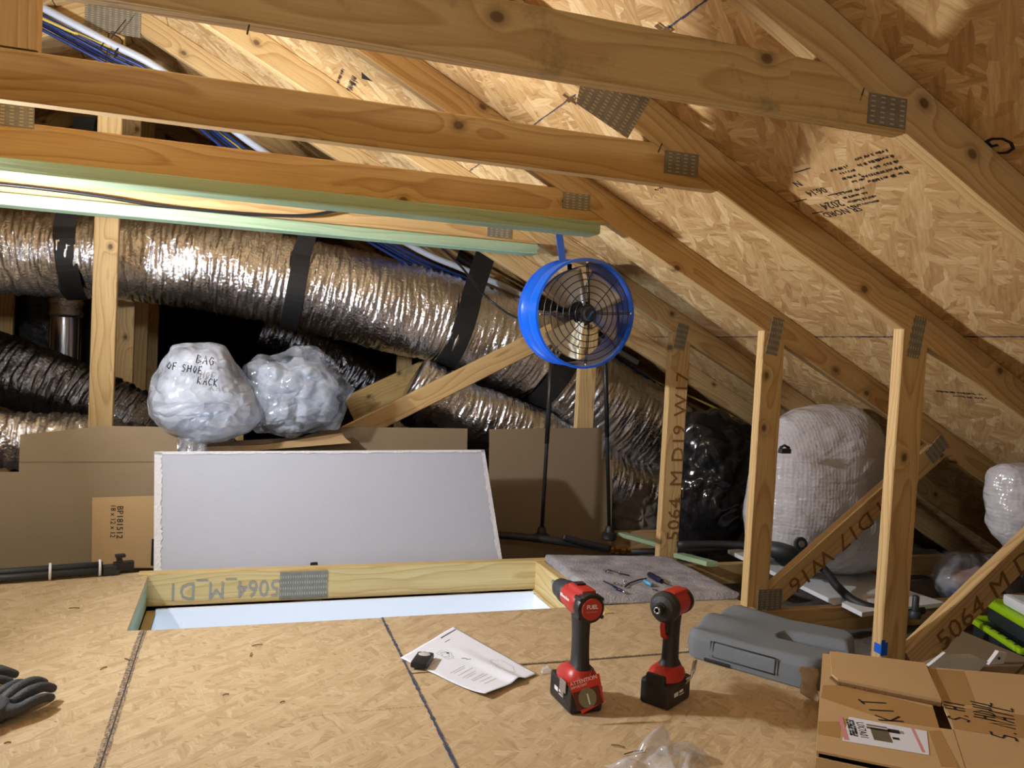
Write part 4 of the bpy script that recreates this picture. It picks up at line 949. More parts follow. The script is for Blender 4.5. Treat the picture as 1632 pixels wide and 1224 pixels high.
# ================================================================ HOSE, FITTINGS AND RAILS BEHIND THE MAT
def hose(name, pts, r, mat, label, cat, n=60, seg=12):
    mb = MB(); mb.tube(catmull(pts, n), r, seg); return tag(mb.build(name, mat, None, True), label, cat)
T = empty('black_pipe', 'black foam-covered pipe with brass fitting behind the grey mat', 'pipe', at(860, 860, Y=3.3))
P = catmull([at(x, y, Y=Y) for x, y, Y in [(700, 848, 3.40), (800, 853, 3.36), (870, 860, 3.30), (930, 869, 3.27), (972, 876, 3.25)]], 40)
MB().tube(P, 0.017, 12).build('insulated_pipe', M['rubber'], T, True)
P = catmull([at(x, y, Y=Y) for x, y, Y in [(897, 856, 3.26), (930, 865, 3.25), (972, 874, 3.24)]], 20); MB().tube(P, 0.014, 12).build('insulated_pipe', M['rubber'], T, True)
f0 = at(974, 876, Y=3.245); f1 = at(1008, 879, Y=3.24)
for i, (u, r, l) in enumerate([(0.0, 0.012, 0.02), (0.25, 0.016, 0.016), (0.55, 0.011, 0.02), (0.8, 0.014, 0.014)]):
    c = f0*(1-u)+f1*u; MB().lathe([(0, -l/2), (r, -l/2), (r, l/2), (0, l/2)], 6 if i % 2 else 16, frame(c, (0, 0, 1), (f1-f0))).build('brass_fitting', M['brass'], T)
MB().tube([at(1004, 879, Y=3.24), at(1060, 880, Y=3.24), at(1130, 876, Y=3.22), at(1200, 872, Y=3.2)], 0.013, 12).build('insulated_pipe', M['rubber'], T, True)
hose('black_hose', [at(x, y, Y=Y) for x, y, Y in [(1080, 868, 2.9), (1160, 868, 2.85), (1230, 874, 2.75), (1270, 882, 2.68), (1310, 905, 2.55), (1335, 935, 2.45), (1362, 958, 2.36), (1400, 970, 2.3), (1470, 972, 2.3)]], 0.016, M['rubber'], 'thick black hose curving over the white boards behind the right posts', 'hose')
# pale treated offcut beside the mat
o = board('wood_offcut', at(1082, 885, Y=3.0), at(1135, 899, Y=2.72), 0.05, 0.02, M['treated'], None, (0, 0, 1)); tag(o, 'small greenish wood offcut beyond the grey mat', 'offcut')
o = board('wood_offcut', at(985, 850, Y=3.42), at(1050, 868, Y=3.30), 0.05, 0.02, M['treated'], None, (0, 0, 1)); tag(o, 'pale wood strip between the right pole and the numbered post', 'offcut')
# white shelf boards lying on the joists
def flatboard(name, px, z, t, mat, label, cat='board', group=None):
    P = [at(x, y, Z=z) for x, y in px]; c = sum(P, Vector())/len(P); a = sum(P[i].x*P[(i+1) % len(P)].y-P[(i+1) % len(P)].x*P[i].y for i in range(len(P)))
    if a < 0: P.reverse()
    mb = MB(); mb.prism([((p-c).x, (p-c).y) for p in P], -t, 0); o = mb.build(name, mat, None, world_mat=Matrix.Translation(c)); return tag(o, label, cat, group)
WB = 'white boards on the joists'
flatboard('white_shelf_board', [(1160, 876), (1330, 958), (1440, 935), (1285, 868)], 0.0, 0.016, M['white'], 'white shelf board lying across the joists behind the middle post', 'board', WB)
flatboard('white_shelf_board', [(1342, 960), (1374, 976), (1505, 960), (1415, 930)], 0.004, 0.016, M['white'], 'white shelf board lying right of the hose, partly behind the right post', 'board', WB)
T = empty('valve_stem', 'dark plastic valve stub standing right of the tall right post', 'valve', at(1460, 985, Y=2.15))
p = at(1459, 965, Y=2.15)
MB().lathe([(0.011, -0.02), (0.011, 0.03), (0.008, 0.034), (0.0, 0.034)], 18, Matrix.Translation(p)).build('stem', M['case'], T, True, auto=40); MB().lathe([(0.0, -0.04), (0.02, -0.04), (0.022, -0.03), (0.016, -0.018), (0.011, -0.018)], 18, Matrix.Translation(p)).build('collar', M['case'], T, True, auto=40)

# ================================================================ GREY MAT AND SMALL TOOLS
mp = [at(x, y, Z=0.02) for x, y in [(866, 882), (1062, 886), (1180, 948), (1178, 952), (953, 957)]]
mc = Vector((1.46, 2.78, 0))
q = [at(866, 881, Z=0.028), at(1068, 884, Z=0.028), at(1184, 943, Z=0.028), at(952, 951, Z=0.028)]
mb = MB(); nx, ny = 44, 40; vv = []
def matpt(u, v):
    # rounded corners by squeezing
    p = (q[3]*(1-u)+q[2]*u)*(1-v)+(q[0]*(1-u)+q[1]*u)*v; return p
for j in range(ny+1):
    for i in range(nx+1):
        u, v = i/nx, j/ny
        cu, cv = 2*u-1, 2*v-1
        if abs(cu) > 0.9 and abs(cv) > 0.9:
            ex, ey = (abs(cu)-0.9)/0.1, (abs(cv)-0.9)/0.1; l = math.hypot(ex, ey)
            if l > 1: cu = math.copysign(0.9+0.1*ex/l, cu); cv = math.copysign(0.9+0.1*ey/l, cv)
        p = matpt((cu+1)/2, (cv+1)/2); e = min(1-abs(cu), 1-abs(cv)); z = 0.004+0.022*min(1, e/0.06)**0.5+0.002*noise.noise((p.x*30, p.y*30, 0))
        vv.append(Vector((p.x, p.y, z)))
mb.add(vv, [(j*(nx+1)+i, j*(nx+1)+i+1, (j+1)*(nx+1)+i+1, (j+1)*(nx+1)+i) for j in range(ny) for i in range(nx)])
bd = [i for i in range(nx+1)]+[j*(nx+1)+nx for j in range(1, ny+1)]+[ny*(nx+1)+i for i in range(nx-1, -1, -1)]+[j*(nx+1) for j in range(ny-1, 0, -1)]
k = len(bd); lo = [Vector((vv[i].x, vv[i].y, 0.0005)) for i in bd]; up = [vv[i] for i in bd]
mb.add(lo+up, [(i, (i+1) % k, k+(i+1) % k, k+i) for i in range(k)]); mb.add(lo, [tuple(reversed(range(k)))])
tag(mb.build('foam_mat', M['matgrey'], None, True), 'grey plush kneeling mat with small tools on it, beside the opening', 'mat')
ZM = 0.029
def onmat(px, py, z=ZM): return at(px, py, Z=z)
# screwdriver
a, b_ = onmat(1034, 915, ZM+0.011), onmat(1076, 938, ZM+0.006); ax = (b_-a).normalized()
T = empty('screwdriver', 'screwdriver with dark blue handle lying on the grey mat', 'screwdriver', a); fm_ = frame(a, ax.cross(Vector((0, 0, 1))), ax); L = (b_-a).length
MB().lathe([(0.0, 0.0), (0.009, 0.002), (0.011, 0.008), (0.0105, L*0.28), (0.012, L*0.36), (0.008, L*0.44), (0.009, L*0.5), (0.0, L*0.5)], 12, fm_).build('handle', M['navy'], T, True, auto=50)
MB().lathe([(0.003, L*0.5), (0.003, L*0.94), (0.0008, L)], 10, fm_).build('shaft', M['chrome'], T, True)
# hex keys / bits
def small(name, pts, r, mat, label, cat, grp='small tools on the mat'):
    mb = MB(); mb.tube([onmat(x, y, ZM+r) for x, y in pts], r, 8); return tag(mb.build(name, mat, None, True), label, cat, grp)
small('hex_key', [(965, 912), (970, 908), (985, 913), (1003, 917)], 0.002, M['black'], 'bent black hex key nearest the back of the mat', 'hex key')
small('hex_key', [(962, 926), (975, 932), (983, 940)], 0.0025, M['navy'], 'blue hex key left of the screws on the mat', 'hex key')
small('hex_key', [(996, 935), (1004, 929), (1018, 924), (1030, 922)], 0.003, M['black'], 'black hex key pointing at the screwdriver handle', 'hex key')
T = empty('pen_torch', 'short blue pen with silver tip at the front of the mat', 'pen', onmat(986, 940)); a, b_ = onmat(980, 936, ZM+0.005), onmat(996, 944, ZM+0.005)
MB().tube([a, a*0.3+b_*0.7], 0.005, 10).build('barrel', M['navy'], T, True); MB().tube([a*0.3+b_*0.7, b_], 0.004, 10).build('tip', M['chrome'], T, True)
o = small('plastic_clip', [(1027, 926), (1038, 932)], 0.007, M['tool_blue'], 'light blue plastic clip beside the screwdriver handle', 'clip')
for i, (x, y) in enumerate([(961, 909), (969, 912), (980, 929), (984, 931), (995, 927), (998, 930), (987, 913)]):
    c = onmat(x, y, ZM+0.003); mb = MB(); mb.lathe([(0.0, 0.006), (0.005, 0.004), (0.005, 0.002), (0.0022, 0.001), (0.0018, -0.002), (0.0, -0.003)], 10, Matrix.Translation(c)); mb.tube([c, c+Vector((0.014*math.cos(i*1.7), 0.014*math.sin(i*1.7), -0.001))], 0.0018, 6)
    tag(mb.build('screw', M['chrome'], None, True), 'tiny silver screw on the grey mat, '+['farthest left, by the bent hex key', 'touching the elbow of the bent hex key', 'above the blue hex key tip', 'between the blue hex key and the pen', 'behind the long black hex key', 'beside the end of the long black hex key', 'under the middle of the bent hex key'][i], 'screw', 'loose screws on the mat')
o = small('screw', [(1040, 939), (1048, 941)], 0.0018, M['black'], 'thin dark screw in front of the light blue clip', 'screw')

# ================================================================ DRILL AND IMPACT DRIVER
def xf(T, *a): return Matrix.Translation(a)
def battery(T, y0, w=0.076, l=0.118, h=0.075):
    """battery pack centred on x=0, from y0 to y0+l, standing on z=0"""
    mb = MB(); mb.box((-w/2, y0, 0.0), (w/2, y0+l, h*0.62), ch=0.007); o = mb.build('battery', M['black'], T, local=True)
    mb = MB(); mb.prism([(-w/2-0.0004, y0+0.016), (w/2+0.0004, y0+0.016), (w/2+0.0004, y0+l-0.02), (-w/2-0.0004, y0+l-0.02)], h*0.16, h*0.22); mb.build('pack_rib', M['case'], o, local=True)
    for s in (-1, 1):
        m = Matrix.Translation((s*(w/2+0.0006), y0+l*0.5-s*0.03, h*0.30)) @ Matrix.Rotation(PI/2, 4, 'X') if False else frame((s*(w/2+0.0006), y0+l*0.5+s*(-0.03), h*0.26), (0, s, 0), (s, 0, 0))
        mb2 = MB(); mb2.box((0, 0, -0.0003), (0.020, 0.010, 0.0003), 0, m); mb2.box((0.026, -0.002, -0.0003), (0.05, 0.0, 0.0003), 0, m); mb2.box((0.026, 0.004, -0.0003), (0.044, 0.010, 0.0003), 0, m); mb2.build('pack_print', M['white'], o, local=True)
    return o
def oval(mb, path, n=20):
    """loft of ellipses: (x,y,z, rx, ry) horizontal sections"""
    vv = []; k = len(path)
    for (x, y, z, rx, ry) in path:
        for i in range(n):
            a = 2*PI*i/n; c_, s_ = math.cos(a), math.sin(a)
            vv.append(Vector((x+rx*math.copysign(abs(c_)**0.75, c_), y+ry*math.copysign(abs(s_)**0.75, s_), z)))
    ff = [(j*n+i, j*n+(i+1) % n, (j+1)*n+(i+1) % n, (j+1)*n+i) for j in range(k-1) for i in range(n)]
    ff += [tuple(reversed(range(n))), tuple((k-1)*n+i for i in range(n))]
    mb.add(vv, ff)
DZ = 0.248
# --- hammer drill: nose points along local +y
drill = empty('cordless_drill', 'red and black cordless drill with red tag, pointing away', 'drill', (0.806, 1.792, 0.0), (0, 0, math.radians(2)))
battery(drill, -0.062, 0.084, 0.125, 0.10)
mb = MB(); oval(mb, [(0, 0.0, 0.055, 0.041, 0.060), (0, 0.0, 0.066, 0.042, 0.061), (0, -0.004, 0.082, 0.040, 0.052), (0, -0.010, 0.094, 0.030, 0.036), (0, -0.012, 0.100, 0.024, 0.026)], 28); mb.build('foot', M['red'], drill, True, local=True, auto=45)
mb = MB(); oval(mb, [(0, -0.014, 0.082, 0.030, 0.036), (0, -0.014, 0.094, 0.027, 0.032), (0, -0.014, 0.105, 0.020, 0.026), (0, -0.012, 0.14, 0.0185, 0.025), (0, -0.010, 0.17, 0.0185, 0.0245), (0, -0.008, 0.20, 0.0195, 0.026), (0, -0.006, 0.225, 0.021, 0.030)], 24); mb.build('handle', M['rubber'], drill, True, local=True, auto=45)
mb = MB(); mb.box((-0.008, 0.012, 0.188), (0.008, 0.030, 0.222), ch=0.004); mb.build('trigger', M['black'], drill, local=True)
HB = frame((0, 0, DZ), (1, 0, 0), (0, 1, 0))      # local z along the tool
o = MB().lathe([(0.0, -0.052), (0.030, -0.052), (0.0335, -0.046), (0.034, 0.02), (0.031, 0.045), (0.029, 0.06), (0.0, 0.06)], 28, HB).build('motor_housing', M['red'], drill, True, local=True, auto=35)
mb = MB(); mb.box((-0.020, -0.045, DZ+0.018), (0.020, 0.035, DZ+0.040), ch=0.008); mb.build('top_shell', M['red'], drill, local=True)
mb = MB(); mb.box((-0.012, 0.0, DZ+0.040), (0.012, 0.022, DZ+0.044), ch=0.0015); mb.build('speed_switch', M['black'], drill, local=True)
rc = MB().lathe([(0.0, -0.062), (0.026, -0.062), (0.034, -0.058), (0.0365, -0.050), (0.036, -0.034), (0.033, -0.030)], 32, HB).build('rear_cap', M['black'], drill, True, local=True, auto=35)
MB().lathe([(0.0, -0.0638), (0.025, -0.0638), (0.0265, -0.0615), (0.0, -0.0615)], 32, HB).build('badge', M['red'], rc, True, local=True, auto=35)
tm = frame((0.0, -0.0640, DZ+0.002), (1, 0, 0), (0, -1, 0))
def ltext(s, size, m, mat, par, thick=0.0003, nm='lettering'):
    o = text(s, size, Matrix.Identity(4), mat, None, nm, thick=thick, align='CENTER'); o.parent = par; l_, q_, s_ = m.decompose(); o.location = l_; o.rotation_euler = q_.to_euler(); return o
ltext('FUEL', 0.0135, tm, M['white'], rc); ltext('BRUSHLESS', 0.0055, frame((0, -0.0640, DZ-0.007), (1, 0, 0), (0, -1, 0)), M['redprint'], rc, 0)
for a in (35, -40, 145, 220):
    an = math.radians(a); MB().lathe([(0.0, -0.060), (0.005, -0.060), (0.0055, -0.03), (0.0, -0.03)], 10, HB @ Matrix.Translation((0.035*math.cos(an), 0.035*math.sin(an), 0))).build('cap_screw_boss', M['black'], rc, True, local=True, auto=40)
ltext('Milwaukee', 0.012, frame((-0.0338, 0.02, DZ+0.004), (0, -1, 0), (-1, 0, 0)), M['white'], drill)
MB().lathe([(0.0, 0.06), (0.029, 0.06), (0.0305, 0.066), (0.0295, 0.084), (0.027, 0.088), (0.0, 0.088)], 28, HB).build('torque_collar', M['case'], drill, True, local=True, auto=35)
ch_ = MB().lathe([(0.0, 0.088), (0.025, 0.088), (0.026, 0.10), (0.0245, 0.118), (0.019, 0.132), (0.012, 0.140), (0.0, 0.140)], 28, HB).build('chuck', M['case'], drill, True, local=True, auto=35)
MB().lathe([(0.0035, 0.140), (0.0035, 0.155), (0.0055, 0.157), (0.0055, 0.170), (0.003, 0.174), (0.0, 0.175)], 10, HB).build('bit', M['alu'], ch_, True, local=True, auto=40)
mb = MB(); mb.box((-0.0475, -0.040, 0.042), (-0.0445, -0.006, 0.070), ch=0.001); mb.box((-0.048, -0.030, 0.030), (-0.0445, -0.014, 0.062), ch=0.001); mb.build('belt_clip', M['alu'], drill, local=True)
# red tag on a string
tgc = at(936, 1108, Y=1.700); 
tgp = [at(x, y, Y=Yv) for x, y, Yv in [(904, 1089, 1.712), (955, 1073, 1.712), (963, 1118, 1.694), (928, 1138, 1.686)]]
tgp[2].z = max(tgp[2].z, 0.004); tgp[3].z = max(tgp[3].z, 0.004)
nrm = (tgp[1]-tgp[0]).cross(tgp[3]-tgp[0]).normalized(); nrm = nrm if nrm.y < 0 else -nrm
mb = MB(); vv = tgp+[p-nrm*0.0008 for p in tgp]; mb.add(vv, [(3, 2, 1, 0), (4, 5, 6, 7)]+[(i, (i+1) % 4, 4+(i+1) % 4, 4+i) for i in range(4)]); tg = mb.build('warning_tag', M['tag_red'], drill)
tx = (tgp[1]-tgp[0]).normalized(); tw = (tgp[1]-tgp[0]).length; th = (tgp[3]-tgp[0]).length
tmx = frame(tgp[0]*0.93+tgp[2]*0.07+nrm*0.0006, tx, nrm)
text('ATTENTION', tw*0.15, tmx @ Matrix.Translation((0, -th*0.06, 0)), M['white'], tg, 'tag_lettering'); text('IMPORTANT', tw*0.09, tmx @ Matrix.Translation((0, -th*0.16, 0)), M['white'], tg, 'tag_lettering')
mb = MB(); mb.box((tw*0.02, -th*0.80, 0), (tw*0.82, -th*0.26, 0.0003), 0, tmx); mb.build('dark_picture', simple('dark_red_print', srgb(96, 30, 24), 0.6), tg)
mb = MB(); mb.lathe([(0.0, 0.0008), (tw*0.27, 0.0008), (tw*0.27, 0.0), (0, 0)], 20, tmx @ Matrix.Translation((tw*0.40, -th*0.52, 0.0002))); mb.build('picture_disc', simple('olive_print', srgb(120, 120, 96), 0.6), tg)
mb = MB(); mb.box((-tw*0.02, -th*0.2, 0.001), (tw*0.02, th*0.12, 0.0014), 0, tmx @ Matrix.Translation((tw*0.42, -th*0.52, 0.0002))); mb.build('picture_mark', M['white'], tg)
MB().tube([tgp[0]*0.3+tgp[1]*0.7, at(946, 1066, Y=1.73), at(938, 1058, Y=1.765)], 0.0012, 6).build('tag_string', M['black'], drill, True)
# --- impact driver: nose points towards viewer's left
imp = empty('impact_driver', 'red and black impact driver with its nose facing the viewer', 'driver', (1.040, 1.765, 0.0), (0, 0, math.radians(122)))
battery(imp, -0.050, 0.080, 0.112, 0.098)
mb = MB(); oval(mb, [(0, 0.006, 0.054, 0.039, 0.053), (0, 0.006, 0.064, 0.040, 0.054), (0, 0.004, 0.078, 0.037, 0.046), (0, 0.0, 0.088, 0.026, 0.030)], 28); mb.build('foot', M['red'], imp, True, local=True, auto=45)
mb = MB(); mb.box((-0.026, 0.050, 0.040), (0.026, 0.064, 0.078), ch=0.006); mb.build('control_panel', M['black'], imp, local=True)
mb = MB(); oval(mb, [(0, -0.008, 0.074, 0.030, 0.036), (0, -0.008, 0.088, 0.024, 0.030), (0, -0.008, 0.100, 0.0185, 0.024), (0, -0.008, 0.14, 0.0175, 0.023), (0, -0.007, 0.18, 0.018, 0.024), (0, -0.006, 0.212, 0.020, 0.028)], 24); mb.build('handle', M['rubber'], imp, True, local=True, auto=45)
mb = MB(); mb.box((-0.009, 0.012, 0.172), (0.009, 0.032, 0.205), ch=0.004); mb.build('trigger', M['black'], imp, local=True)
mb = MB(); mb.tube([Vector((0, 0.034, 0.212)), Vector((0, 0.040, 0.19)), Vector((0, 0.034, 0.168)), Vector((0, 0.012, 0.160))], 0.007, 10); mb.build('trigger_guard', M['red'], imp, True, local=True)
IZ = 0.238; HI = frame((0, 0, IZ), (-1, 0, 0), (0, 1, 0))
MB().lathe([(0.0, -0.060), (0.026, -0.060), (0.030, -0.050), (0.032, -0.01), (0.0315, 0.02), (0.0, 0.02)], 28, HI).build('motor_housing', M['red'], imp, True, local=True, auto=35)
mb = MB(); mb.box((-0.019, -0.052, IZ+0.014), (0.019, 0.022, IZ+0.036), ch=0.008); mb.build('top_shell', M['red'], imp, local=True)
MB().lathe([(0.0, -0.068), (0.024, -0.068), (0.031, -0.060), (0.032, -0.046), (0.0, -0.046)], 28, HI).build('rear_cap', M['black'], imp, True, local=True, auto=35)
nc = MB().lathe([(0.0, 0.02), (0.036, 0.02), (0.0385, 0.028), (0.038, 0.040), (0.030, 0.050), (0.016, 0.054), (0.015, 0.06), (0.0, 0.06)], 32, HI).build('nose_bumper', M['rubber'], imp, True, local=True, auto=35)
MB().lathe([(0.005, 0.055), (0.005, 0.074), (0.012, 0.074), (0.0125, 0.070), (0.0125, 0.056), (0.0, 0.056)], 24, HI).build('hex_collet', M['black'], nc, True, local=True, auto=35)
MB().lathe([(0.0052, 0.0745), (0.0085, 0.0745), (0.0085, 0.073), (0.0052, 0.073)], 20, HI, close=True).build('collet_ring', M['chrome'], nc, True, local=True)
ltext('FUEL', 0.012, frame((0.0325, 0.0, IZ+0.0), (0, 1, 0), (1, 0, 0)), M['white'], imp)
mb = MB(); cl = [Vector((-0.041, -0.02, 0.055)), Vector((-0.046, -0.035, 0.06)), Vector((-0.050, -0.045, 0.075)), Vector((-0.050, -0.052, 0.098)), Vector((-0.050, -0.040, 0.098)), Vector((-0.050, -0.030, 0.062)), Vector((-0.041, -0.018, 0.045))]
mb.tube(cl, 0.0028, 8); mb.build('belt_clip', M['alu'], imp, True, local=True)

# ================================================================ PAPER, REMOTE
T = empty('instruction_sheet', 'white folded instruction sheet lying under the remote on the deck', 'paper', at(740, 1055, Z=0))
pc = [at(638, 1049, Z=0.002), at(723, 999, Z=0.002), at(856, 1073, Z=0.004), at(773, 1112, Z=0.002)]
nx, ny = 40, 30; vv = []
for j in range(ny+1):
    for i in range(nx+1):
        u, v = i/nx, j/ny; p = (pc[0]*(1-u)+pc[3]*u)*(1-v)+(pc[1]*(1-u)+pc[2]*u)*v
        z = 0.0025+0.012*max(0, 1-abs(v-0.62)/0.14)*max(0, u-0.15)+0.010*max(0, (u-0.72)/0.28)**2*(1-v)+0.0015*noise.noise((p.x*14, p.y*14, 2))
        p = Vector((p.x, p.y, max(0.0015, z))); vv.append(p)
mb = MB(); mb.add(vv, [(j*(nx+1)+i, (j+1)*(nx+1)+i, (j+1)*(nx+1)+i+1, j*(nx+1)+i+1) for j in range(ny) for i in range(nx)])
sh = mb.build('sheet', M['paper'], T, True); sm = sh.modifiers.new('thick', 'SOLIDIFY'); sm.thickness = 0.0006; sm.offset = 0
def paperpt(u, v): return vv[int(round(v*ny))*(nx+1)+int(round(u*nx))]+Vector((0, 0, 0.0007))
prn = MB(); r2 = random.Random(4)
def pline(u0, v0, u1, v1, w):
    n = 14; pts = [paperpt(u0+(u1-u0)*i/n, v0+(v1-v0)*i/n) for i in range(n+1)]
    d = (pts[-1]-pts[0]).normalized(); s = Vector((-d.y, d.x, 0))*w/2; q_ = []
    for p in pts: q_ += [p-s, p+s]
    prn.add(q_, [(2*i, 2*i+1, 2*i+3, 2*i+2) for i in range(n)])
pline(0.05, 0.66, 0.05, 0.98, 0.004); pline(0.12, 0.63, 0.12, 0.72, 0.002); pline(0.42, 0.5, 0.50, 0.56, 0.003)
prn.build('black_print', M['ink'], T); prn = MB()
for i in range(9): pline(0.52+0.04*i, 0.15+0.01*i, 0.52+0.04*i, 0.45+r2.uniform(-.08, .04), 0.0012)
for i in range(5): pline(0.1+0.05*i, 0.12, 0.1+0.05*i, 0.3, 0.0012)
for (cu, cv, ru) in [(0.28, 0.42, 0.07), (0.28, 0.42, 0.04), (0.75, 0.78, 0.10)]:
    pts = [(cu+ru*math.cos(a)*1.2, cv+ru*math.sin(a)) for a in [2*PI*i/18 for i in range(19)]]
    for i in range(18): pline(*pts[i], *pts[i+1], 0.0012)
prn.build('grey_print', M['ink_grey'], T)
mb = MB(); p = paperpt(0.27, 0.45); mb.lathe([(0, 0.0006), (0.004, 0.0006), (0.004, 0.0), (0, 0)], 12, Matrix.Translation(p)); mb.build('black_dot', M['ink'], T)
rp = at(673, 1056, Z=0.006); ra = math.atan2((at(683, 1040, Z=0)-at(664, 1068, Z=0)).y, (at(683, 1040, Z=0)-at(664, 1068, Z=0)).x)-PI/2
rem = empty('remote_control', 'small black remote fob with grey button on the paper corner', 'remote', (rp.x, rp.y, 0.0045), (0, 0, ra))
mb = MB(); mb.box((-0.023, -0.042, 0.0), (0.023, 0.042, 0.017), ch=0.007); mb.build('case', M['black'], rem, True, local=True, auto=40)
mb = MB(); mb.lathe([(0.0, 0.0185), (0.013, 0.0185), (0.015, 0.0172), (0.015, 0.014)], 24, Matrix.Translation((0, 0.020, 0)) @ Matrix.Diagonal((1.1, 0.85, 1, 1))); mb.build('button', simple('grey_button', srgb(190, 190, 190), 0.4), rem, True, local=True, auto=40)
for s in (-1, 1):
    mb = MB(); mb.lathe([(0.0, 0.0178), (0.004, 0.0176), (0.004, 0.015)], 12, Matrix.Translation((s*0.008, 0.0385, -0.0015))); mb.build('indicator', M['paper'], rem, True, local=True)

# ================================================================ GLOVES (palm plus fingers, skin surface)
def glove(name, label, loc, rotz, flip=1, sc=1.0):
    V = [(-0.19, 0, 0.018), (-0.15, 0, 0.02), (-0.10, 0, 0.022), (-0.05, 0, 0.022)]; R_ = [(0.034, 0.018), (0.032, 0.018), (0.042, 0.018), (0.044, 0.018)]; E_ = [(0, 1), (1, 2), (2, 3)]
    def chain(rt, pts, r):
        a = rt
        for i, p in enumerate(pts):
            V.append((p[0], p[1]*flip, p[2])); R_.append((r*(1-0.1*i), r*(1-0.1*i))); E_.append((a, len(V)-1)); a = len(V)-1
    chain(3, [(-0.012, 0.033, 0.022), (0.012, 0.037, 0.030), (0.040, 0.044, 0.030), (0.062, 0.048, 0.018)], 0.0115)
    chain(3, [(-0.010, 0.012, 0.024), (0.020, 0.014, 0.036), (0.052, 0.018, 0.036), (0.078, 0.022, 0.020)], 0.012)
    chain(3, [(-0.010, -0.010, 0.024), (0.020, -0.010, 0.034), (0.050, -0.008, 0.032), (0.074, -0.006, 0.018)], 0.0115)
    chain(3, [(-0.014, -0.032, 0.020), (0.010, -0.034, 0.026), (0.034, -0.032, 0.024), (0.052, -0.030, 0.016)], 0.0105)
    chain(2, [(-0.085, 0.045, 0.020), (-0.062, 0.066, 0.022), (-0.040, 0.076, 0.018)], 0.013)
    me = bpy.data.meshes.new(name); me.from_pydata(V, E_, []); me.materials.append(M['glove'])
    o = bpy.data.objects.new(name, me); COL.objects.link(o); o.location = loc; o.rotation_euler = (0, 0, rotz); o.scale = (sc, sc, sc)
    md = o.modifiers.new('skin', 'SKIN'); md.use_smooth_shade = True; md.branch_smoothing = 0.3
    for i, v in enumerate(me.skin_vertices[0].data): v.radius = R_[i]; v.use_root = (i == 2)
    ss = o.modifiers.new('sub', 'SUBSURF'); ss.levels = 2; ss.render_levels = 2
    return tag(o, label, 'glove', 'work gloves at the left edge')
g1 = at(38, 1112, Z=0.03); glove('work_glove', 'black work glove with fingers spread, nearer at the left edge', (-0.436, 1.985, 0.0), math.radians(48), 1, 1.3)
g2 = at(5, 1075, Z=0.03); glove('work_glove', 'black work glove mostly cut off by the left edge, farther one', (-0.555, 2.125, 0.0), math.radians(28), -1, 1.2)

# ================================================================ BLACK POLE BUNDLE ON THE DECK
T = empty('pole_bundle', 'dark grey folded pole bundle with white ties along the deck edge', 'pole', at(80, 918, Z=0.0))
a, b_ = at(-180, 934, Z=0.02), at(163, 908, Z=0.02)
for k, (dz, dy) in enumerate([(0.0, -0.008), (0.003, 0.014), (0.016, 0.003)]):
    MB().tube([a+Vector((0, dy, dz)), (a+b_)/2+Vector((0, dy, dz)), b_+Vector((0, dy, dz))], 0.0125, 10).build('tube', M['case'], T, True)
for u in (0.735, 0.985):
    c = a*(1-u)+b_*u+Vector((0, 0.004, 0.006)); ax = (b_-a).normalized(); mm = frame(c, ax.cross(Vector((0, 0, 1))), ax)
    MB().lathe([(0.027, -0.004), (0.029, -0.004), (0.029, 0.004), (0.027, 0.004)], 20, mm, close=True).build('white_tie', M['white'], T, True)
c0, c1 = at(163, 908, Z=0.02), at(213, 903, Z=0.02); ax = (c1-c0).normalized(); L = (c1-c0).length; mm = frame(c0, ax, (0, 0, 1))
mb = MB(); mb.box((0, -0.018, -0.018), (L*0.45, 0.018, 0.014), 0, mm, 0.003); mb.build('end_block', M['case'], T)
mb = MB(); mb.box((L*0.35, -0.012, -0.010), (L, 0.014, 0.022), 0, mm, 0.003); mb.build('end_clamp', M['black'], T)
mb = MB(); mb.box((L*0.45, -0.01, 0.022), (L*0.62, 0.01, 0.034), 0, mm, 0.002); mb.box((L*0.40, -0.012, 0.038), (L*0.72, 0.012, 0.048), 0, mm, 0.002); mb.build('clamp_lever', M['black'], T)
mb = MB(); mb.box((L*0.25, -0.022, -0.018), (L*0.52, -0.018, 0.0), 0, mm, 0.001); mb.build('latch', M['case'], T)

# ================================================================ SEAT CUSHION
CD = Vector((0.56, -0.83, 0)).normalized(); CE = Vector((CD.y*-1, CD.x, 0)); CC = Vector((1.490, 1.965, 0))
HL, HWd = 0.205, 0.172
cu = empty('seat_cushion', 'grey contoured seat cushion with a notch, lying by the posts', 'cushion', CC, (0, 0, math.atan2(CD.y, CD.x)))
def cush_half(s):   # s in -1..1 along local x ; half-width
    k = abs(s); return HWd*(1-max(0, (k-0.72)/0.28)**2.4*0.42)*(1.0 if s > -0.2 else 1.0+0.02*(-s))
def notch(s): # half width of notch for s > 0.12
    if s < 0.10: return 0.0
    t = min(1, (s-0.10)/0.16); return 0.030*math.sqrt(max(0, 1-(1-t)**2))+0.012*max(0, s-0.26)
def ztop(s, v):
    z = 0.084-0.010*(1-abs(s))
    if s < 0: z -= 0.026*(-s)**1.5*(0.5-0.5*math.cos(2*PI*(v+1)*1.0))**1.0 if True else 0
    return z
ns, nv = 60, 16; mb = MB()
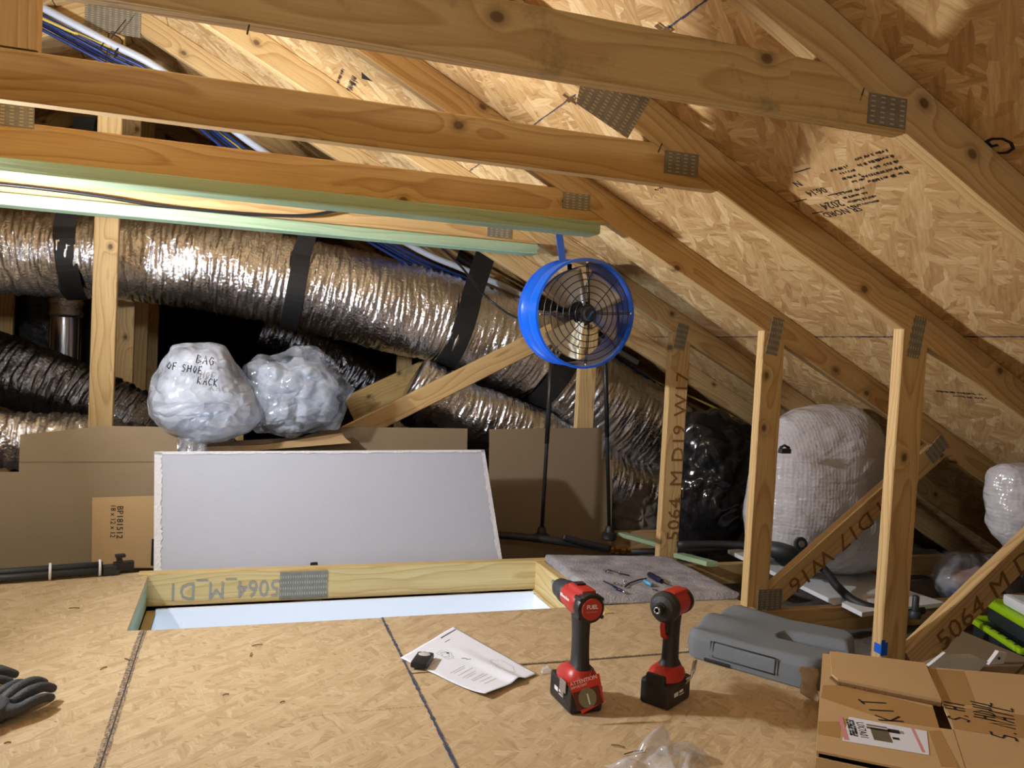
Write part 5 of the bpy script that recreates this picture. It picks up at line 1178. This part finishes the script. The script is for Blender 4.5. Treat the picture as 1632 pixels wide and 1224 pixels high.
for side in (-1, 1):
    vv = []; rows = []
    for i in range(ns+1):
        s = -1+2*i/ns; w = cush_half(s); n0 = notch(s)
        for j in range(nv+1):
            u = j/nv; y = side*(n0+(w-n0)*u); edge = min((1-u)*(w-n0), (1-abs(s))*HL, (u*(w-n0) if n0 > 0.001 else 9))
            rd = 0.022; e = min(1, edge/rd); z = ztop(s, y/HWd)-0.024*(1-math.sqrt(max(0, 1-(1-e)**2)))
            vv.append(Vector((s*HL, y, z)))
    W_ = nv+1
    f = [(i*W_+j, (i+1)*W_+j, (i+1)*W_+j+1, i*W_+j+1) for i in range(ns) for j in range(nv)]
    if side < 0: f = [tuple(reversed(q_)) for q_ in f]
    mb.add(vv, f)
    # walls: outer side, notch side, ends
    def wall(ids):
        up = [vv[i] for i in ids]; md_ = [Vector((p.x*1.012, p.y*1.012, p.z*0.5)) for p in up]; lo = [Vector((p.x*0.99, p.y*0.99, 0.001)) for p in up]; k = len(ids)
        mb.add(up+md_+lo, [(i, i+1, k+i+1, k+i) for i in range(k-1)]+[(k+i, k+i+1, 2*k+i+1, 2*k+i) for i in range(k-1)])
    wall([i*W_+nv for i in range(ns+1)]); wall([i*W_ for i in range(ns+1) if notch(-1+2*i/ns) > 0 or notch(-1+2*(i+1)/ns if i < ns else 1) > 0]); wall([j for j in range(W_)]); wall([ns*W_+j for j in range(W_)])
mb.build('cover', M['cushion'], cu, True, local=True, auto=60)
yw = -HWd*1.0
pk = MB(); r_ = [(-0.10, 0.062), (0.075, 0.062), (0.075, 0.018), (-0.10, 0.018)]
for a, b_ in zip(r_, r_[1:]+r_[:1]): pk.tube([Vector((a[0], yw*1.012, a[1])), Vector((b_[0], yw*1.012, b_[1]))], 0.0016, 6)
pk.tube([Vector((-0.108, yw*1.012, 0.062)), Vector((-0.108, yw*1.01, 0.018))], 0.0014, 6); pk.tube([Vector((0.083, yw*1.012, 0.062)), Vector((0.083, yw*1.012, 0.018))], 0.0014, 6)
pk.build('stitched_handle', M['stitch'], cu, True, local=True)
mb = MB(); mb.box((-0.125, yw*1.03, 0.002), (-0.05, yw*0.99, 0.010), ch=0.002); mb.build('zip_pull', M['black'], cu, local=True)
o = ltext('AJ', 0.022, frame((-0.07, 0.02, 0.073), (CE.x*0+0.2, -1, 0), (0, 0, 1)), simple('embossed_logo', srgb(128, 134, 140), 0.9), cu, nm='embossed_logo')
# wrinkled kraft paper wedge between cushion and box
kp = [at(x, y, Y=Yv) for x, y, Yv in [(1277, 1062, 1.70), (1303, 1066, 1.62), (1303, 1122, 1.60), (1275, 1104, 1.69)]]; vv = []
for j in range(13):
    for i in range(11):
        u, v = i/10, j/12; p = (kp[0]*(1-u)+kp[1]*u)*(1-v)+(kp[3]*(1-u)+kp[2]*u)*v; vv.append(p+Vector((0.6, -0.8, 0))*0.012*noise.noise((u*4, v*3, 2)))
o = mk('kraft_paper', vv, [(j*11+i, (j+1)*11+i, (j+1)*11+i+1, j*11+i+1) for j in range(12) for i in range(10)], M['cloth'], None, True); sd = o.modifiers.new('thick', 'SOLIDIFY'); sd.thickness = 0.001
tag(o, 'crumpled kraft paper squeezed between cushion and cardboard box', 'paper')

# ================================================================ CARDBOARD BOX
BZ = 0.20
bA = at(1311, 1041, Z=BZ); bB = at(1301, 1196, Z=BZ); ux = (bA-bB).normalized(); uy = Vector((ux.y, -ux.x, 0)); BL = (bA-bB).length; BW = 0.62
bx = empty('cardboard_box', 'taped cardboard box with handwriting and a printed label, bottom right', 'box', (bB.x, bB.y, 0), (0, 0, math.atan2(uy.y, uy.x)))
# local: x to the right (uy), y back (ux)
t = 0.004
def wallb(lo, hi, nm='side_panel', mat=None): 
    mb = MB(); mb.box(lo, hi); return mb.build(nm, mat or M['card_tan'], bx, local=True)
wallb((0, 0, 0.001), (BW, t, BZ-0.012)); wallb((0, BL-t, 0.001), (BW, BL, BZ-0.004)); wallb((0, t, 0.001), (t, BL-t, BZ-0.006)); wallb((BW-t, t, 0.001), (BW, BL-t, BZ-0.006)); wallb((t, t, 0.001), (BW-t, BL-t, 0.005), 'bottom_panel', M['card'])
FX = 0.205                          # where the two long flaps meet, from the left edge
bi = full(bx).inverted()
def bl(px, py, z): p = bi @ at(px, py, Z=z); return (p.x, p.y)
def topflap(nm, poly, z0, z1, mat=None):
    mb = MB(); a = sum(poly[i][0]*poly[(i+1) % len(poly)][1]-poly[(i+1) % len(poly)][0]*poly[i][1] for i in range(len(poly)))
    if a < 0: poly = poly[::-1]
    mb.prism(poly, z0, z1); return mb.build(nm, mat or M['card_tan'], bx, local=True)
z1 = BZ
hole = [bl(1484, 1124, z1), bl(1504, 1126, z1), bl(1519, 1162, z1), bl(1497, 1160, z1)]
Lp = [bl(1311, 1041, z1), bl(1476, 1062, z1), bl(1486, 1124, z1), bl(1497, 1160, z1), bl(1520, 1163, z1), bl(1546, 1245, z1), bl(1301, 1196, z1)]
topflap('left_flap', Lp, z1-0.004, z1)
Rp = [bl(1479, 1063, z1), bl(1640, 1076, z1), bl(1740, 1085, z1), bl(1760, 1300, z1), bl(1545, 1245, z1), bl(1519, 1162, z1), bl(1504, 1126, z1)]
topflap('right_flap', Rp, z1-0.004, z1)
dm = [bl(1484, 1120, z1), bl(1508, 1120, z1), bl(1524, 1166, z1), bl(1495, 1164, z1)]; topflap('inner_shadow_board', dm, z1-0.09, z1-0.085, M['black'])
Fp = [bl(1322, 1043, z1), bl(1474, 1062, z1), bl(1500, 1122, z1), bl(1335, 1088, z1), bl(1325, 1080, z1)]
topflap('raised_flap', Fp, z1+0.002, z1+0.008); topflap('flap_edge', [bl(1325, 1080, z1), bl(1335, 1089, z1), bl(1500, 1124, z1), bl(1500, 1127, z1), bl(1334, 1092, z1), bl(1322, 1082, z1)], z1+0.0006, z1+0.004, M['card_edge'])
for nm, pp in [('tape_strip', [bl(1312, 1092, z1), bl(1340, 1092, z1), bl(1487, 1128, z1), bl(1497, 1160, z1), bl(1420, 1150, z1), bl(1308, 1112, z1)]),
               ('tape_strip', [bl(1509, 1128, z1), bl(1560, 1130, z1), bl(1700, 1150, z1), bl(1700, 1185, z1), bl(1560, 1168, z1), bl(1521, 1162, z1)]),
               ('tape_strip', [bl(1482, 1066, z1), bl(1536, 1070, z1), bl(1556, 1124, z1), bl(1508, 1122, z1)]),
               ('tape_strip', [bl(1480, 1165, z1), bl(1498, 1164, z1), bl(1530, 1224, z1), bl(1500, 1222, z1)]),
               ('tape_strip', [bl(1304, 1150, z1), bl(1340, 1150, z1), bl(1338, 1176, z1), bl(1303, 1170, z1)])]:
    topflap(nm, pp, z1+0.0001, z1+0.0004, M['tape'])
lab = [bl(1353, 1143, z1), bl(1477, 1166, z1), bl(1481, 1204, z1), bl(1342, 1181, z1)]
lb = topflap('shipping_label', lab, z1+0.0005, z1+0.0008, M['paper'])
lmx = frame(Vector((lab[3][0], lab[3][1], z1+0.0009)), Vector((lab[2][0]-lab[3][0], lab[2][1]-lab[3][1], 0)), (0, 0, 1)); lw = math.dist(lab[3], lab[2]); lh = math.dist(lab[3], lab[0])
def lrect(nm, x0, y0, x1, y1, mat, par=lb):
    mb = MB(); mb.box((x0*lw, y0*lh, 0), (x1*lw, y1*lh, 0.0002), 0, lmx); return mb.build(nm, mat, par, local=True)
lrect('red_band', 0.03, 0.05, 0.09, 0.92, M['redprint']); lrect('red_band', 0.93, 0.06, 0.965, 0.92, M['redprint'])
pic = MB(); dk = simple('olive_drab_print', srgb(96, 90, 72), 0.7)
for (x0, y0, x1, y1) in [(0.40, 0.22, 0.62, 0.66), (0.36, 0.62, 0.64, 0.70), (0.37, 0.74, 0.62, 0.79)]: pic.box((x0*lw, y0*lh, 0), (x1*lw, y1*lh, 0.0002), 0, lmx)
pic.build('product_picture', dk, lb, local=True)
lrect('product_handle', 0.62, 0.60, 0.76, 0.74, M['ink']); lrect('product_handle_end', 0.76, 0.62, 0.81, 0.72, M['ink_grey']); lrect('arrow_print', 0.64, 0.36, 0.72, 0.44, M['ink'])
def lt(s, size, x, y, nm='label_lettering', ang=-PI/2): 
    o = text(s, size, Matrix.Identity(4), M['ink'], None, nm); o.parent = lb; mm_ = lmx @ Matrix.Translation((x*lw, y*lh, 0.0001)) @ Matrix.Rotation(ang, 4, 'Z'); l_, q_, s_ = mm_.decompose(); o.location = l_; o.rotation_euler = q_.to_euler()
lt('UX7A01', lh*0.17, 0.245, 0.82); sq = MB(); r2 = random.Random(2)
for x in (0.12, 0.155, 0.19): squiggle(sq, 0, 0, lh*0.6, lh*0.045, lh*0.012, lmx @ Matrix.Translation((x*lw, lh*0.85, 0.0001)) @ Matrix.Rotation(-PI/2, 4, 'Z'), r2)
sq.build('fine_print', M['ink'], lb, local=True)
# marker handwriting on the flaps
def boxhand(s, p, q_, h, seed, w=0.0048):
    a = bl(*p, z1); b2 = bl(*q_, z1); m_ = frame(Vector((a[0], a[1], z1+0.0006)), Vector((b2[0]-a[0], b2[1]-a[1], 0)), (0, 0, 1)); mb = MB(); hand(mb, s, 0, 0, h, w, m_, seed); mb.build('marker_writing', M['ink'], bx, local=True)
boxhand('KIT', (1440, 1150), (1402, 1112), 0.046, 3); boxhand('S.HI', (1545, 1152), (1524, 1090), 0.036, 4); boxhand('HDUL', (1588, 1150), (1570, 1086), 0.036, 5); boxhand('5.NAIL', (1622, 1182), (1606, 1082), 0.040, 6)
wallb((0.0, -0.0006, 0.02), (0.16, -0.0001, BZ-0.02), 'front_tape', M['card_tan'])

# ================================================================ BLUE TAPE, CLEAR BAG, PLASTIC BITS, TOOL CASE
T = empty('masking_tape', 'blue masking tape scrap stuck to the base of the right post', 'tape', at(1400, 1045, Y=1.765))
for nm, lo, hi in [('tape_piece', (XK-0.001, 1.7645, 0.062), (XK+0.022, 1.7655, 0.098)), ('tape_piece', (XK-0.0012, 1.7652, 0.066), (XK-0.0002, 1.79, 0.092)), ('tape_piece', (XK-0.001, 1.7638, 0.064), (XK+0.011, 1.7645, 0.106))]:
    mb = MB(); mb.box(lo, hi); mb.build(nm, M['tapeblue'], T)
def crumple(name, px, z, label, mat, amp=0.05, seed=0, cat='bag'):
    P = [at(x, y, Z=0.001) for x, y in px]; nx_ = 44; vv = []
    for j in range(nx_+1):
        for i in range(nx_+1):
            u, v = i/nx_, j/nx_; p = (P[0]*(1-u)+P[1]*u)*(1-v)+(P[3]*(1-u)+P[2]*u)*v
            e = min(u, 1-u, v, 1-v)*4; vd = noise.voronoi(Vector((p.x*13+seed, p.y*13, 0)))[0]; h = amp*min(1, e)*(0.25+1.1*min(0.7, vd[1]-vd[0])+0.25*noise.noise((p.x*30, p.y*30, seed)))
            p = p+Vector((noise.noise((p.x*20, p.y*20, 5))*0.02, noise.noise((p.x*20, p.y*20, 9))*0.02, 0)); vv.append(Vector((p.x, p.y, 0.002+h)))
    o = mk(name, vv, [(j*(nx_+1)+i, j*(nx_+1)+i+1, (j+1)*(nx_+1)+i+1, (j+1)*(nx_+1)+i) for j in range(nx_) for i in range(nx_)], mat, None, True); return tag(o, label, cat)
crumple('clear_bag', [(968, 1222), (1060, 1176), (1145, 1212), (1120, 1275)], 0, 'crumpled clear plastic bag at the bottom edge of the deck', M['bag_thin'], 0.07, 3)
crumple('film_scrap', [(861, 1064), (880, 1060), (884, 1072), (866, 1074)], 0, 'tiny scrap of clear film beside the drill battery', M['bag_thin'], 0.02, 7, 'film')
# white plastic bits behind the box
def strip(name, px, Y, th, mat, label, cat='bracket', grp='white plastic pieces behind the box'):
    P = [at(x, y, Y=Y) for x, y in px]; mb = MB(); a = sum(P[i].x*P[(i+1) % len(P)].z-P[(i+1) % len(P)].x*P[i].z for i in range(len(P)))
    if a < 0: P.reverse()
    k = len(P); vv = P+[p+Vector((0, th, 0)) for p in P]; mb.add(vv, [tuple(range(k)), tuple(reversed(range(k, 2*k)))]+[(i, k+i, k+(i+1) % k, (i+1) % k) for i in range(k)])
    return tag(mb.build(name, mat), label, cat, grp)
strip('plastic_wrap_strip', [(1468, 1066), (1475, 1060), (1500, 1050), (1560, 1048), (1575, 1055), (1560, 1070), (1480, 1072)], 1.75, 0.03, M['white'], 'flat white plastic piece lying behind the cardboard box', 'plastic')
strip('plastic_wrap_strip', [(1480, 1062), (1500, 1046), (1507, 1040), (1508, 1052), (1490, 1064)], 1.72, 0.01, M['white'], 'small curled white plastic sliver behind the box flap', 'plastic')
T = empty('wall_bracket', 'white plastic bracket with a screw hole behind the cardboard box', 'bracket', at(1590, 1065, Y=1.78), group='white plastic pieces behind the box')
P = [at(x, y, Y=1.78) for x, y in [(1568, 1070), (1588, 1044), (1592, 1038), (1606, 1041), (1600, 1055), (1604, 1070)]]
mb = MB(); k = len(P); vv = P+[p+Vector((0, 0.012, 0)) for p in P]; mb.add(vv, [tuple(range(k)), tuple(reversed(range(k, 2*k)))]+[(i, k+i, k+(i+1) % k, (i+1) % k) for i in range(k)]); mb.build('body', M['white'], T)
MB().lathe([(0, -0.001), (0.004, -0.001), (0.004, 0.002), (0, 0.002)], 12, frame(at(1592, 1049, Y=1.779), (1, 0, 0), (0, -1, 0))).build('screw_hole', M['case'], T)
flatboard('grey_panel', [(1430, 1040), (1520, 1000), (1640, 1050), (1600, 1090), (1450, 1080)], 0.0, 0.012, M['card'], 'dull brown panel lying on the joists right of the right post', 'panel')
# lime and grey tool case at the right edge
tcb = at(1650, 1060, Y=1.98); tc_ = empty('tool_case', 'dark grey tool case with lime green lid rim at the right edge', 'case', (tcb.x, tcb.y, tcb.z), (0, 0, math.radians(-22)))
mb = MB(); mb.box((-0.10, -0.10, -0.03), (0.35, 0.22, 0.075), ch=0.012); mb.build('lower_bin', M['case'], tc_, local=True, auto=40)
mb = MB(); mb.box((-0.07, -0.07, 0.085), (0.32, 0.19, 0.15), ch=0.012); mb.build('upper_bin', M['case'], tc_, local=True, auto=40)
mb = MB(); 
for lo, hi in [((-0.125, -0.125, 0.070), (0.37, -0.10, 0.090)), ((-0.125, 0.21, 0.070), (0.37, 0.235, 0.090)), ((-0.125, -0.10, 0.070), (-0.10, 0.21, 0.090))]: mb.box(lo, hi, ch=0.008)
mb.build('lime_rim', M['lime'], tc_, local=True); mb = MB(); mb.box((-0.078, -0.078, 0.135), (0.33, 0.2, 0.165), ch=0.01); mb.build('lime_lid', M['lime'], tc_, local=True)
mb = MB(); mb.box((-0.06, -0.05, 0.166), (0.10, 0.12, 0.205), ch=0.014); mb.build('white_cup', M['white'], tc_, local=True)
for i in range(5):
    mb = MB(); mb.lathe([(0, 0.0915), (0.006, 0.0915), (0.006, 0.089), (0, 0.089)], 10, Matrix.Translation((-0.112, -0.08+i*0.05, 0))); mb.build('rim_hole', M['case'], tc_, local=True)
P = at(1612, 1052, Y=1.88); MB().lathe([(0, -0.002), (0.012, -0.002), (0.012, 0.002), (0, 0.002)], 14, frame(Vector((P.x, P.y-0.0, P.z)), (1, 0, 0), (-0.3, -1, 0))).build('sticker', M['pink'], tc_)
# fluffy insulation clump behind the right pole
o = inflate('insulation_clump', [(975, 800), (990, 775), (1020, 770), (1050, 790), (1055, 850), (1010, 870), (975, 865)], 3.75, 0.10, M['insul'], None, crum=0.03, freq=14, seed=71, seg=48, rings=12); tag(o, 'pale fluffy insulation clump beside the right cardboard edge', 'insulation')

# ================================================================ LAMPS (out of view) AND THEIR FITTINGS
def bulb_fixture(name, p, label):
    T = empty(name, label, 'lamp', p)
    MB().lathe([(0.0, -0.034), (0.018, -0.029), (0.029, -0.016), (0.030, 0.0), (0.022, 0.02), (0.013, 0.034), (0.0, 0.034)], 24, Matrix.Translation(p)).build('bulb', M['bulb'], T, True)
    MB().lathe([(0.0, 0.034), (0.018, 0.034), (0.02, 0.04), (0.02, 0.075), (0.01, 0.085), (0.0, 0.085)], 20, Matrix.Translation(p)).build('lamp_holder', M['black'], T, True, auto=40)
    return T
bulb_fixture('hanging_bulb', LAMP, 'bare bulb in a black holder hanging left of the view')
fl = empty('flood_lamp', 'black round flood lamp clamped left of the view, aimed at the rafters', 'lamp', FLOOD); fz = frame(FLOOD-FAIM*0.004, Vector((0, 1, 0)), FAIM)
MB().lathe([(0.0, -0.03), (0.035, -0.03), (0.054, -0.012), (0.056, -0.002), (0.052, -0.002), (0.05, -0.006), (0.0, -0.006)], 28, fz).build('housing', M['black'], fl, True, auto=40)
MB().lathe([(0.0, -0.004), (0.048, -0.004), (0.048, -0.0055), (0.0, -0.0055)], 28, fz).build('lens', M['bulb'], fl, True, auto=40)
bulb_fixture('hanging_bulb', Vector((-0.35, -0.75, 1.50)), 'added fill bulb in a black holder behind the viewer')  # unseen bulb and holder added around the rear fill light
